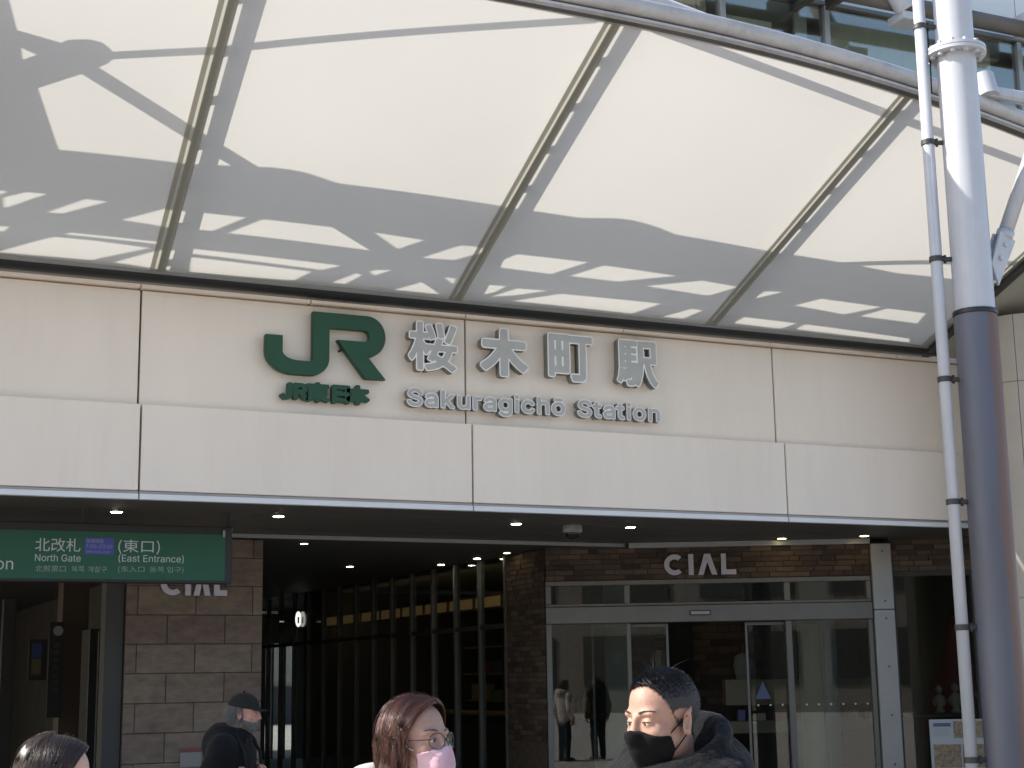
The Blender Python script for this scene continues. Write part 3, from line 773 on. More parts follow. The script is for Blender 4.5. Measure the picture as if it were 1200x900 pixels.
# trim strips where soffit meets the walls
tr = empty('soffit_trim', (6.5, 15.96, 3.2), 'thin pale trim line where the soffit meets the passage', 'trim')
box('trim_bar', M['post'], tr, -9, 9.08, 15.955, 15.995, 3.192, 3.236, .003)
box('trim_bar', M['post'], tr, -.03, 2.80, -.075, -.02, 3.172, 3.236, .003, M=DM)

# ---- shop doors
dr_ = empty('glass_shop_doors', DP + DD * .9, 'grey aluminium framed automatic glass doors with transom lights under the brick band', 'door')
al = M['alu']
box('head_frame', al, dr_, -1.03, 2.79, -.03, .09, 2.745, 2.80, .004, M=DM)
for t0, t1 in ((-1.03, -.965), (-.10, -.035), (1.775, 1.845), (2.735, 2.79)):
    box('transom_mullion', al, dr_, t0, t1, -.028, .088, 2.532, 2.743, .004, M=DM)
for t0, t1 in ((-.965, -.10), (-.035, 1.775), (1.845, 2.735)):
    box('transom_pane', M['glass'], dr_, t0, t1, .02, .03, 2.532, 2.743, M=DM)
box('transom_rail', al, dr_, -1.03, 2.79, -.03, .09, 2.50, 2.530, .004, M=DM)
hb = box('operator_box', al, dr_, -1.03, 2.79, -.07, .09, 2.30, 2.496, .006, M=DM)
ss = box('motion_sensor', M['dark'], hb, .66, .90, -.10, -.072, 2.375, 2.43, .006, M=DM)
box('sensor_face', M['post'], ss, .672, .888, -.104, -.101, 2.385, 2.42, M=DM)
for t0, t1 in ((-1.03, -.965), (-.085, -.035), (1.775, 1.845), (2.735, 2.79)):
    box('jamb', al, dr_, t0, t1, -.028, .088, 0, 2.298, .004, M=DM)
for t0, t1 in ((-.965, -.085), (1.845, 2.735)):
    box('side_pane', M['glass'], dr_, t0, t1, .015, .025, .08, 2.298, M=DM)
    box('bottom_rail', al, dr_, t0, t1, -.02, .06, 0, .08, M=DM)
for t0, t1 in ((-.50, .41), (1.31, 2.22)):
    lf = MB().box(t0 + .03, t1 - .03, .105, .117, .09, 2.25, M=DM).build('sliding_leaf', M['glass'], dr_)
    for a, b in ((t0, t0 + .03), (t1 - .03, t1)):
        box('stile', al, lf, a, b, .09, .132, 0.01, 2.29, .003, M=DM)
    box('leaf_rail', al, lf, t0 + .03, t1 - .03, .09, .132, 2.252, 2.29, .003, M=DM)
    box('leaf_rail', al, lf, t0 + .03, t1 - .03, .09, .132, .01, .088, .003, M=DM)
# stickers on the right leaf and a row of safety dots
stk = mat('sticker_blue', (.06, .08, .16), .5)
tri = MB().prism([(1.40, 1.40), (1.58, 1.40), (1.49, 1.60)], lambda u, v, w: DM @ Vector((u, .1035 + w, v)), -.001, 0).build('triangle_sticker', stk, dr_)
for k in range(10):
    t = 1.42 + k * .14
    MB().prism(arc(t, 1.33, .012, .012, 0, 330, 11), lambda u, v, w: DM @ Vector((u, .012 + w, v)), -.001, 0).build('safety_dot', M['sign_white'], dr_)

# ---- bolted post
po = empty('clad_post', DP + DD * 2.91, 'grey metal clad post with bolt heads right of the glass shop doors', 'post')
for z0, z1 in ((0, 2.400), (2.405, 3.17)):
    pn = box('cladding', M['post'], po, 2.797, 3.032, -.10, .1, z0, z1, .006, M=DM)
    for z in ((2.30, 1.75, 1.2, .65) if z0 == 0 else (2.50, 3.08)):
        MB().tube([DM @ Vector((2.93, -.108, z)), DM @ Vector((2.93, -.099, z))], .011, 8).build('bolt', M['dark'], pn)

# ---- shop window right of the post
sw = empty('shop_window', DP + DD * 3.8, 'tall dark shop window right of the bolted post', 'window')
box('head_frame', M['dark'], sw, 3.035, 5.2, .0, .08, 2.79, 2.843, M=DM)
for a, b in ((3.075, 3.95), (3.99, 5.16)):
    box('pane', M['glass'], sw, a, b, .03, .042, .3, 2.788, M=DM)
for t in (3.035, 3.952, 5.162):
    box('mullion', M['dark'], sw, t, t + .036, .0, .08, 0, 2.788, M=DM)
box('sill', M['dark'], sw, 3.072, 5.162, -.02, .08, 0, .298, M=DM)

# ---- glazed storefront along the passage
sfz = empty('passage_storefront', (8.3, 24, 0), 'dark glazed shopfront with slim mullions receding along the passage', 'shopfront')
Y0, NP, PW = 17.5, 16, .8
for k in range(NP + 1):
    y = Y0 + k * PW
    box('mullion', M['mullion'], sfz, 8.16, 8.24, y - .025, y + .025, 0, 3.195, .003)
for k in range(NP):
    y = Y0 + k * PW
    box('pane', M['glass'], sfz, 8.20, 8.212, y + .027, y + PW - .027, .10, 2.30, 0)
    box('transom_pane', M['glass'], sfz, 8.20, 8.212, y + .027, y + PW - .027, 2.36, 3.19, 0)
    box('transom_bar', M['dark'], sfz, 8.17, 8.23, y + .027, y + PW - .027, 2.302, 2.358)
    box('bottom_rail', M['dark'], sfz, 8.17, 8.23, y + .027, y + PW - .027, 0, .098)

# ---- sandstone wall
sw_ = empty('stone_wall', (3.9, 16.2, 0), 'brown sandstone tile wall between the two passages', 'wall')
box('mortar_bed', M['mortar'], sw_, 3.215, 4.66, 16.112, 16.5, 0, 3.19)
zr = [3.19, 2.987, 2.687, 2.385, 2.085, 1.787, 1.486, 1.187, .887, .587, .287, 0]
for r in range(len(zr) - 1):
    j0 = 3.70 if r % 2 == 1 else 3.335
    if r % 2 == 1: edges = [3.215, 3.645, 4.255, 4.66]
    else: edges = [3.215, 3.335, 3.94, 4.55, 4.66]
    for a, b in zip(edges[:-1], edges[1:]):
        box('stone_tile', M['stone'], sw_, a + .004, b - .004, 16.10 + RNG.uniform(-.002, .003), 16.125, zr[r + 1] + .004, zr[r] - .004, .003)
cs = empty('wall_letters', (3.93, 16.05, 2.58), 'pale letters CIAL half hidden behind the green hanging sign', 'sign')
def cial(root, x0, x1, z0, z1, fn, depth):
    W = x1 - x0; H = z1 - z0; s = H * .235
    def poly(name, P): link(name, solid_from_loops(name, P, fn, 0, depth), M['cial'], root)
    cx = x0 + W * .125; rr = H * .5
    Cc = [(cx + rr * math.cos(a), z0 + rr + rr * math.sin(a)) for a in np.radians(np.linspace(48, 312, 26))] + \
         [(cx + (rr - s) * math.cos(a), z0 + rr + (rr - s) * math.sin(a)) for a in np.radians(np.linspace(312, 48, 26))]
    poly('letter', [Cc])
    xi = x0 + W * .325
    poly('letter', [[(xi, z0), (xi + s, z0), (xi + s, z1), (xi, z1)]])
    xa = x0 + W * .46
    w = W * .27
    poly('letter', [[(xa, z0), (xa + s * 1.05, z0), (xa + w * .5, z0 + H * .62), (xa + w - s * 1.05, z0), (xa + w, z0), (xa + w * .5 + s * .6, z1), (xa + w * .5 - s * .6, z1)]])
    xl = x0 + W * .79
    poly('letter', [[(xl, z0), (x1, z0), (x1, z0 + s), (xl + s, z0 + s), (xl + s, z1), (xl, z1)]])
cial(cs, 3.60, 4.258, 2.585, 2.83, lambda u, v, w: Vector((u, 16.05 + w, v)), .045)
cd_ = empty('door_letters', DP + DD * .8, 'pale letters CIAL on the brick band above the glass doors', 'sign')
cial(cd_, .40, 1.222, 2.845, 3.09, lambda u, v, w: DM @ Vector((u, -.075 + w, v)), .055)
nt_ = empty('wall_notice', (3.72, 16.08, 1.0), 'small white notice with red header on the sandstone wall', 'notice')
box('notice_board', mat('dull_notice', (.24, .23, .21), .7), nt_, 3.81, 4.03, 16.085, 16.096, .84, 1.03)
box('header_band', mat('notice_red', (.16, .05, .05), .5), nt_, 3.81, 4.03, 16.082, 16.0845, .985, 1.03)

# ---- hanging green sign
gs = empty('hanging_sign', (2.2, 13.95, 2.58), 'green hanging station sign for the North Gate with white lettering', 'sign')
box('casing', M['black'], gs, .35, 3.735, 13.935, 14.10, 2.575, 3.095, .006)
face = box('sign_face', M['sign_green'], gs, .38, 3.665, 13.92, 13.934, 2.60, 3.02)
sm = lambda u, v, w: Vector((u, 13.9195 - w, v))
CJK = 'Noto Sans CJK Regular.woff2'; INT = 'Inter.woff2'
text_flat('lettering', '北改札', 1.977, 2.848, .137, sm, M['sign_white'], gs, CJK, fit=2.364, high=.118)
text_flat('lettering', '(東口)', 2.695, 2.853, .137, sm, M['sign_white'], gs, CJK, fit=3.065, high=.128)
text_flat('lettering', 'North Gate', 1.98, 2.752, .1, sm, M['sign_white'], gs, INT, fit=2.37, high=.062)
text_flat('lettering', '(East Entrance)', 2.70, 2.760, .092, sm, M['sign_white'], gs, INT, fit=3.285, high=.076)
text_flat('lettering', '北剪票口', 1.985, 2.665, .070, sm, M['pale_print'], gs, CJK, fit=2.245, high=.055)
text_flat('lettering', '북쪽', 2.295, 2.665, .070, sm, M['pale_print'], gs, CJK, fit=2.405, high=.053)
text_flat('lettering', '개찰구', 2.435, 2.665, .070, sm, M['pale_print'], gs, CJK, fit=2.60, high=.053)
text_flat('lettering', '(东入口  동쪽 입구)', 2.70, 2.672, .070, sm, M['pale_print'], gs, CJK, fit=3.285, high=.060)
text_flat('lettering', 'on', 1.655, 2.675, .125, sm, M['sign_white'], gs, INT, fit=1.80)
bp_ = box('hours_patch', M['sign_blue'], gs, 2.40, 2.655, 13.917, 13.9195, 2.818, 2.965)
bm2 = lambda u, v, w: Vector((u, 13.9165 - w, v))
text_flat('hours_lettering', '営業時間', 2.415, 2.922, .046, bm2, M['pale_print'], bp_, CJK, fit=2.56)
text_flat('hours_lettering', '7:00~23:00', 2.412, 2.875, .046, bm2, M['pale_print'], bp_, INT, fit=2.64)
text_flat('hours_lettering', 'OPEN 7:00~23:00', 2.412, 2.832, .026, bm2, M['pale_print'], bp_, INT, fit=2.62)
for x in (.8, 2.41, 3.71):
    MB().box(x - .02, x + .02, 14.0, 14.04, 3.096, 3.24).build('hanger', M['black'], gs)
MB().tube([(3.71, 14.02, 3.12), (4.1, 13.7, 3.24)], .008, 6).build('stay', M['black'], gs)
box('bracket_clip', M['post'], gs, 3.64, 3.66, 13.905, 13.919, 3.0, 3.06)

# ---- downlights
def downlight(x, y, z, r, lens, label):
    d = empty('downlight', (x, y, z), label, 'ceiling light', 'downlights under the fascia')
    smooth_by_angle(MB().lathe([(r * 1.28, -.001), (r * 1.25, -.006), (r * 1.02, -.008), (r, -.004)], (x, y, z), 24).build('trim_ring', M['post'], d))
    MB().lathe([(r * .98, -.0045), (r * .9, -.0095)], (x, y, z), 24).build('lens', lens, d)
SZ = 3.2395
for x, y, l, lab in ((2.727, 14.22, 'lamp', 'white downlight directly above the green hanging sign'), (4.241, 14.16, 'lamp', 'white downlight right of the green sign post'),
                     (6.76, 14.18, 'lamp', 'white downlight left of the dome camera'), (8.10, 14.17, 'lamp', 'white downlight right of the dome camera'),
                     (10.51, 14.85, 'lamp_warm', 'yellow downlight above the right transom of the shop doors'), (11.27, 14.30, 'lamp_warm', 'yellow downlight beside the top of the bolted post')):
    downlight(x, y, SZ, .052, M[l], lab)
for x, y, l, lab in ((5.24, 16.5, 'lamp_warm', 'yellow downlight by the top of the sandstone wall'), (8.02, 17.1, 'lamp_warm', 'yellow passage downlight nearest the brick pier'),
                     (8.02, 18.0, 'lamp', 'second passage downlight from the brick pier'), (7.98, 19.1, 'lamp', 'third passage downlight from the brick pier'), (6.9, 19.7, 'lamp', 'white downlight in the middle of the dark passage ceiling')):
    downlight(x, y, 3.1995, .042, M[l], lab)
for k, (x, y) in enumerate(((5.6, 21.5), (5.9, 23.5), (6.1, 25.0), (6.3, 26.5))):
    downlight(x, y, 3.1995, .04, M['lamp_dim'], 'faint downlight number %s deep in the dark passage' % ('one', 'two', 'three', 'four')[k])

for k, (x, y) in enumerate(((10.4, 17.6), (11.6, 19.0), (10.2, 20.6), (11.4, 22.4), (12.6, 16.4), (10.9, 16.3))):
    downlight(x, y, 3.2645, .032, M['lamp_dim'], ('first', 'second', 'third', 'fourth', 'fifth', 'sixth')[k] + ' small downlight added in the shop ceiling to brighten the interior')  # lamps added at made-up spots to lift the shop's brightness

# ---- dome camera
dc = empty('dome_camera', (7.41, 14.18, 3.14), 'grey dome security camera on the soffit', 'camera')
smooth_by_angle(MB().lathe([(.095, .098), (.10, .09), (.10, .03), (.085, .018)], (7.41, 14.18, 3.14), 28).build('housing', M['steel_grey'], dc))
MB().lathe([(.078, .018)] + [(.078 * math.cos(t), .018 - .068 * math.sin(t)) for t in np.linspace(.1, 1.5, 8)], (7.41, 14.18, 3.14), 28).build('dome', mat('smoked_dome', (.01, .01, .01), .1), dc, smooth=True)

# ================================================================== INTERIORS
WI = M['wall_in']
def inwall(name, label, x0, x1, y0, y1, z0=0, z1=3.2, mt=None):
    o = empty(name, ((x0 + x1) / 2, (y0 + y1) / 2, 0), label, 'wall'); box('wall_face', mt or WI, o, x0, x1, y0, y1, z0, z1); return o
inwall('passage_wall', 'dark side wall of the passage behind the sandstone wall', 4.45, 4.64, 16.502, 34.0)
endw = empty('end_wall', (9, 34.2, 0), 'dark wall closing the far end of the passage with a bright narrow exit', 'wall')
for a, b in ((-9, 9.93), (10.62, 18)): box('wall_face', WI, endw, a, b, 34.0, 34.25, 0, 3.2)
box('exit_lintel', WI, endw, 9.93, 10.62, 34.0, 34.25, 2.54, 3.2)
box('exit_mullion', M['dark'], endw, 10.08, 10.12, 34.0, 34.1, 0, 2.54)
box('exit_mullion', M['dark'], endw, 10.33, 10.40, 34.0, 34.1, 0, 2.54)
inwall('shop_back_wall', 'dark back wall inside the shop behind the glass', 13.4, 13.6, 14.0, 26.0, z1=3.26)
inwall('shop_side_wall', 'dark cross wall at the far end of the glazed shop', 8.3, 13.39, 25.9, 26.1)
far = empty('far_building', (10, 62, 0), 'pale building glimpsed through the narrow exit of the passage', 'building')
box('wall', mat('far_wall', (.40, .36, .30), .8, noise=.2), far, -20, 45, 62, 70, 0, 4.2)
box('plinth', mat('far_plinth', (.06, .06, .065), .8), far, -20, 45, 61.8, 61.99, 0, 1.5)

# warm lit valance and shelves inside the glazed shop
WOOD = mat('valance_wood', (.22, .14, .07), .5, noise=.3, nscale=6, stretch=(1, .2, 3))
val = empty('shop_valance', (8.7, 21, 2.6), 'warm lit wooden valance along the inside of the glazed shopfront', 'valance')
lit = emit('valance_glow', (1.0, .60, .24), .038)
for k in range(9):
    y = 17.6 + k * .92
    box('valance_board', WOOD, val, 8.62, 8.66, y + .01, y + .91, 2.60, 2.80, .003)
    box('valance_glow_face', lit, val, 8.605, 8.618, y + .08, y + .86, 2.63, 2.765)  # glow put into a thin face for warm light falling on the boards
sh = empty('shop_counter', (9.6, 20, 0), 'dark counter with a thin warm light line inside the glazed shop', 'counter')
box('counter_body', M['dark'], sh, 9.4, 10.0, 17.8, 24.5, 0, 1.15)
box('counter_top', WOOD, sh, 9.35, 10.05, 17.75, 24.55, 1.152, 1.20, .004)
for y0, y1 in ((19.6, 22.0), (22.3, 24.4)):
    box('shelf_light', emit('shelf_light', (1.0, .7, .4), .10), sh, 13.36, 13.39, y0, y1, 2.05, 2.12)
bcol = [mat('bottle_glass', c, .15) for c in ((.25, .22, .03), (.06, .10, .03), (.20, .12, .05), (.30, .28, .22))]
for k in range(12):
    y = 17.95 + k * .22 + random.uniform(-.04, .04); x = 9.5 + random.uniform(0, .3)
    bt = empty('bottle', (x, y, 1.2), ('amber', 'green', 'brown', 'cream')[k % 4] + ' bottle on the shop counter, %s from the brick pier' % ('first', 'second', 'third', 'fourth', 'fifth', 'sixth', 'seventh', 'eighth', 'ninth', 'tenth', 'eleventh', 'twelfth')[k], 'bottle', 'bottles on the shop counter')
    h = random.uniform(.18, .3)
    smooth_by_angle(MB().lathe([(.04, 0), (.042, .01), (.042, h * .6), (.018, h * .78), (.016, h)], (x, y, 1.2), 14).build('body', bcol[k % 4], bt))
    MB().lathe([(.018, h + .001), (.018, h + .03)], (x, y, 1.2), 10).build('cap', M['dark'], bt)
box('added_glow_strip', emit('added_glow_strip', (1.0, .72, .42), 6.0), val, 8.665, 8.68, 17.7, 25.7, 2.62, 2.66)  # unseen glowing strip added behind the valance to brighten the shop
ssf = empty('product_shelf', (11.0, 21, 0), 'tall wooden product shelf standing inside the glazed shop', 'shelf')
for z in (.4, .85, 1.3, 1.75, 2.2): box('shelf_board', WOOD, ssf, 10.9, 11.3, 18.2, 25.2, z, z + .03)
for y in (18.2, 19.95, 21.7, 23.45, 25.17): box('upright', M['dark'], ssf, 10.89, 11.31, y - .035, y - .001, 0, 2.4)
gn_ = [('tan', (.32, .24, .14)), ('red', (.26, .05, .04)), ('white', (.5, .49, .46)), ('green', (.07, .14, .06)), ('navy', (.04, .05, .13))]
gmm = [mat('pack_' + a, c, .5, noise=.3, nscale=8) for a, c in gn_]
od_ = ('first', 'second', 'third', 'fourth', 'fifth', 'sixth', 'seventh', 'eighth')
for zi, z in enumerate((.881, 1.331, 1.781)):
    for k in range(8):
        y = 18.35 + k * .85 + random.uniform(0, .15); q = (k * 2 + zi) % 5
        tag(box('product_pack', gmm[q], None, 10.93, 11.15, y, y + random.uniform(.25, .5), z, z + random.uniform(.16, .30), .008), gn_[q][0] + ' pack on the %s board of the product shelf, %s from the pier' % (('lower', 'middle', 'upper')[zi], od_[k]), 'package', 'packs on the product shelf')
# oval wayfinding sign in the passage
ov = empty('wayfinding_sign', (8.05, 26.0, 2.55), 'small dark passage sign with a lit white oval symbol', 'sign')
MB().box(7.82, 8.26, 26.0, 26.06, 2.60, 2.90).build('sign_panel', M['black'], ov)
MB().prism(arc(8.165, 2.752, .055, .135, 0, 345, 23), lambda u, v, w: (u, 25.998 - w, v), 0, .004).build('oval_symbol', emit('oval_light', (1, .97, .9), .55), ov)
MB().prism([(8.15, 2.68), (8.18, 2.68), (8.18, 2.79), (8.15, 2.79)], lambda u, v, w: (u, 25.9935 - w, v), 0, .002).build('symbol_mark', M['black'], ov)
text_flat('lettering', '駅出口', 7.83, 2.70, .075, lambda u, v, w: Vector((u, 25.997 - w, v)), emit('print_light', (1, .97, .9), .30), ov, CJK)

# things behind the shop doors
tcol = empty('shop_column', DP + DD * 2.32 - DN * 1.3, 'round teal-grey column inside the shop behind the right side pane', 'column')
c_ = DM @ Vector((2.32, 1.3, 0))
smooth_by_angle(MB().lathe([(.24, 0), (.24, 3.26)], (c_.x, c_.y, 0), 36).build('shaft', mat('teal_column', (.34, .40, .39), .35, noise=.15), tcol))
smooth_by_angle(MB().lathe([(.26, .0), (.26, .1)], (c_.x, c_.y, 0), 36).build('base_ring', M['dark'], tcol))
wcol = empty('shop_pillar', DP - DD * .19 - DN * 1.3, 'square pale pillar inside the shop behind the left side pane', 'pillar')
box('shaft', mat('pale_pillar', (.42, .42, .39), .5, noise=.1), wcol, -.33, -.05, 1.2, 1.5, 0, 3.26, .01, M=DM)
box('pillar_notice', M['sign_white'], wcol, -.24, -.12, 1.19, 1.198, 1.85, 2.0, M=DM)
ds = empty('display_shelf', DP + DD * 2.3 - DN * 2, 'low wooden display shelf with goods inside the shop doors', 'shelf')
tan = mat('shelf_wood', (.20, .16, .105), .5, noise=.25, nscale=4)
for z0, z1 in ((.0, .08), (.95, 1.10), (1.30, 1.62)):
    box('shelf_board', tan, ds, 1.2, 3.3, 1.75, 2.2, z0, z1, .004, M=DM)
for t in (1.2, 2.2, 3.26):
    box('shelf_side', tan, ds, t, t + .04, 1.76, 2.19, 0.081, 1.295 if t == 2.2 else .949, M=DM)
gd = ['blue', 'cream', 'red', 'brown', 'grey', 'pink', 'white', 'olive']
gc = [(.08, .10, .25), (.45, .40, .3), (.25, .05, .05), (.18, .1, .06), (.25, .25, .25), (.45, .25, .25), (.6, .6, .58), (.2, .2, .08)]
gm = [mat('goods_' + a, c, .5, noise=.2) for a, c in zip(gd, gc)]
for k in range(8):
    t = 1.35 + k * .235; h = random.uniform(.09, .17)
    g_ = tag(box('goods_box', gm[k], None, t, t + random.uniform(.09, .15), 1.82, 2.0, 1.1015, 1.1015 + h, .006, M=DM), gd[k] + ' box of goods on the display shelf inside the shop', 'box', 'goods on the display shelf')
bk = empty('inner_brick_wall', DP + DD * .9 - DN * 3.2, 'dim brick wall at the back of the shop entrance', 'wall')
IM = DM @ Matrix.Translation((0, 3.2, 0))
box('mortar_bed', M['mortar'], bk, -1.6, 3.2, .0, .2, 0, 3.26, M=IM)
lay_bricks(bk, IM, -.3, 1.9, 1.30, 2.7, 23, bl=.30, bh=.085, j=.012)
hg = empty('hanging_garment', DP + DD * 1.5 - DN * 2.4, 'pale garment hanging inside the shop doors', 'garment')
gme = MB()
for i in range(1):
    prof = [(.02, .62), (.10, .58), (.13, .45), (.10, .3), (.12, .0)]
    gme.lathe(prof, tuple(DM @ Vector((1.50, 2.4, 1.35))), 16)
go = gme.build('cloth', mat('garment_cloth', (.20, .22, .21), .9, noise=.2), hg, smooth=True)
MB().tube([DM @ Vector((1.5, 2.4, 1.97)), DM @ Vector((1.5, 2.4, 2.05)), DM @ Vector((1.53, 2.4, 2.08))], .004, 6).build('hook', M['post'], hg)

# right shop window display: red cone tree, ornaments, menu board
tre = empty('display_cone', DP + DD * 3.95 - DN * 1.0, 'dark red cone shaped display behind the right shop window', 'display')
cc = DM @ Vector((3.95, 1.0, 0))
ctm = mat('red_cloth', (.17, .018, .02), .8, noise=.3, nscale=10, bump=.3)
MB().lathe([(.50, .9), (.46, 1.0), (.02, 2.35)], (cc.x, cc.y, 0), 28).build('cone', ctm, tre, smooth=False)
smooth_by_angle(MB().lathe([(.52, 0), (.52, .899)], (cc.x, cc.y, 0), 28).build('plinth', M['dark'], tre))
orn = mat('plaster_figure', (.26, .21, .16), .7, noise=.2, nscale=20)
def figurine(t, z, h, off, label):
    e = empty('figurine', DM @ Vector((t, off, z)), label, 'ornament', 'ornaments in the shop window')
    p = DM @ Vector((t, off, z))
    MB().lathe([(h * .16, 0), (h * .17, h * .08), (h * .10, h * .14), (h * .15, h * .35), (h * .16, h * .52), (h * .07, h * .66)], tuple(p), 14).build('body', orn, e, smooth=True)
    MB().lathe([(.003, h * .66)] + [(h * .12 * math.sin(a), h * .80 - h * .14 * math.cos(a)) for a in np.linspace(.3, 2.9, 8)] + [(.003, h)], tuple(p), 14).build('head', orn, e, smooth=True)
    for s_ in (-1, 1):
        q = DD * (h * .16 * s_)
        MB().tube([p + q * .8 + Vector((0, 0, h * .55)), p + q * 1.35 + Vector((0, 0, h * .40)), p + q * .9 + Vector((0, 0, h * .25))], h * .04, 8).build('arm', orn, e, smooth=True)
shl = tag(box('window_shelf', M['dark'], None, 3.1, 4.6, .25, .6, 1.16, 1.20, M=DM), 'dark shelf inside the right shop window', 'shelf')
figurine(3.60, 1.2005, .34, .45, 'small pale figurine nearest the bolted post in the shop window')
figurine(3.79, 1.2005, .36, .45, 'striped pale figurine in the middle of the shop window')
figurine(4.15, 1.2005, .52, .45, 'tall pale figurine behind the thin white pipe in the shop window')
mb_ = empty('menu_board', DP + DD * 3.72 + DN * .0, 'white menu board with food photos in the right shop window', 'board')
def mq(name, mt, a, b, z0, z1, y=.0, par=None): return box(name, mt, par or mb_, a, b, -.045 - y, -.040 - y, z0, z1, M=DM)
mp_ = box('panel', mat('board_white', (.42, .44, .47), .5), mb_, 3.36, 4.06, -.04, -.018, .35, 1.14, M=DM)
hd = mat('board_print_blue', (.10, .12, .22), .5); f1 = mat('food_print_brown', (.16, .09, .05), .5, noise=.7, nscale=25, col2=(.35, .3, .2)); f2 = mat('food_print_green', (.10, .12, .05), .5, noise=.7, nscale=25, col2=(.4, .3, .2))
mq('header_print', hd, 3.40, 3.60, 1.06, 1.10)
for k, (a, b, z0, z1) in enumerate(((3.63, 3.83, .93, 1.12), (3.85, 4.04, .93, 1.12), (3.39, 3.70, .60, .86), (3.72, 4.04, .60, .86))):
    mq('food_photo', (f1, f2)[k % 2], a, b, z0, z1)
for k in range(4): mq('text_line', mat('board_grey', (.35, .36, .40), .6), 3.40, 3.58, 1.025 - k * .024, 1.033 - k * .024)
mq('caption_print', hd, 3.42, 3.70, .52, .545); mq('caption_print', hd, 3.75, 4.0, .52, .545)
box('board_stand', M['dark'], mb_, 3.40, 4.02, -.03, -.02, 0, .349, M=DM)

# concourse on the left
inwall('concourse_screen', 'dark frame post between the concourse and the sandstone wall', 3.02, 3.205, 16.15, 16.4, z1=3.19, mt=M['dark'])
cp_ = empty('concourse_pillar', (3.35, 20.1, 0), 'dim brown pillar inside the left concourse', 'pillar')
box('shaft', mat('brown_pillar', (.07, .048, .032), .5, noise=.2), cp_, 3.20, 3.53, 20.0, 20.35, 0, 3.2, .008)
vm = empty('vending_cabinet', (3.6, 19.3, 0), 'tall black cabinet with a pale panel inside the left concourse', 'cabinet')
box('cabinet_body', M['black'], vm, 3.30, 3.62, 18.6, 19.1, 0, 2.33, .008)
box('edge_bar', M['post'], vm, 3.40, 3.412, 18.575, 18.598, .1, 2.30)
box('pale_panel', mat('cabinet_panel', (.36, .36, .33), .5), vm, 3.47, 3.59, 18.58, 18.598, 1.05, 1.72)
for z in (1.55, 1.42, 1.18): box('button_cluster', M['black'], vm, 3.50, 3.54, 18.572, 18.579, z, z + .07)
ps = empty('wall_poster', (2.93, 20, 1.9), 'small blue and yellow poster deep in the left concourse', 'poster')
box('poster_frame', M['black'], ps, 2.82, 3.04, 20.0, 20.05, 1.75, 2.25)
box('blue_print', mat('poster_blue', (.02, .05, .14), .5), ps, 2.86, 2.97, 19.99, 19.999, 2.02, 2.20)
box('yellow_print', mat('poster_yellow', (.09, .08, .025), .5), ps, 2.86, 2.97, 19.99, 19.999, 1.82, 2.01)
sg = empty('gate_notice', (3.12, 20.2, 1.6), 'narrow dark gate notice with a round symbol in the left concourse', 'notice')
box('notice_panel', M['black'], sg, 3.0, 3.17, 19.6, 19.64, 1.3, 2.45)
MB().prism(arc(3.10, 2.34, .06, .06, 0, 342, 19), lambda u, v, w: (u, 19.598 - w, v), 0, .002).build('round_symbol', M['steel_grey'], sg)
for k in range(7): box('print_mark', M['dark'], sg, 3.06, 3.12, 19.594, 19.599, 1.6 + k * .09, 1.655 + k * .09)
for x, y, w_ in ((2.2, 19.2, .10), (2.62, 21, .16)):
    tg = empty('gate_post', (x, y, 0), 'slim grey post %s in the left concourse' % ('nearer the hanging sign' if w_ < .12 else 'beside the blue and yellow poster'), 'post', 'posts in the concourse')
    box('shaft', M['dark'], tg, x, x + w_, y, y + w_, 0, 2.8, .005); box('base_plate', M['dark'], tg, x - .04, x + w_ + .04, y - .04, y + w_ + .04, .0, .02)
for k, (x, y) in enumerate(((2.3, 17.5), (2.35, 19.0))):
    downlight(x, y, 3.1995, .05, M['lamp_dim'], ('nearer', 'farther')[k] + ' faint downlight in the left concourse ceiling')

# buildings across the plaza, behind the viewer: they give the glass something to mirror
op = empty('opposite_building', (5, -34, 0), 'long office block across the plaza, mirrored in the glass', 'building')
box('wall', M['bldg'], op, -45, 70, -46, -34, 0, 9)
for r in range(2):
    for c in range(18):
        box('window', M['bldg_glass'], op, -43 + c * 6.2, -38.4 + c * 6.2, -33.995, -33.9, 1.2 + r * 4, 3.6 + r * 4)

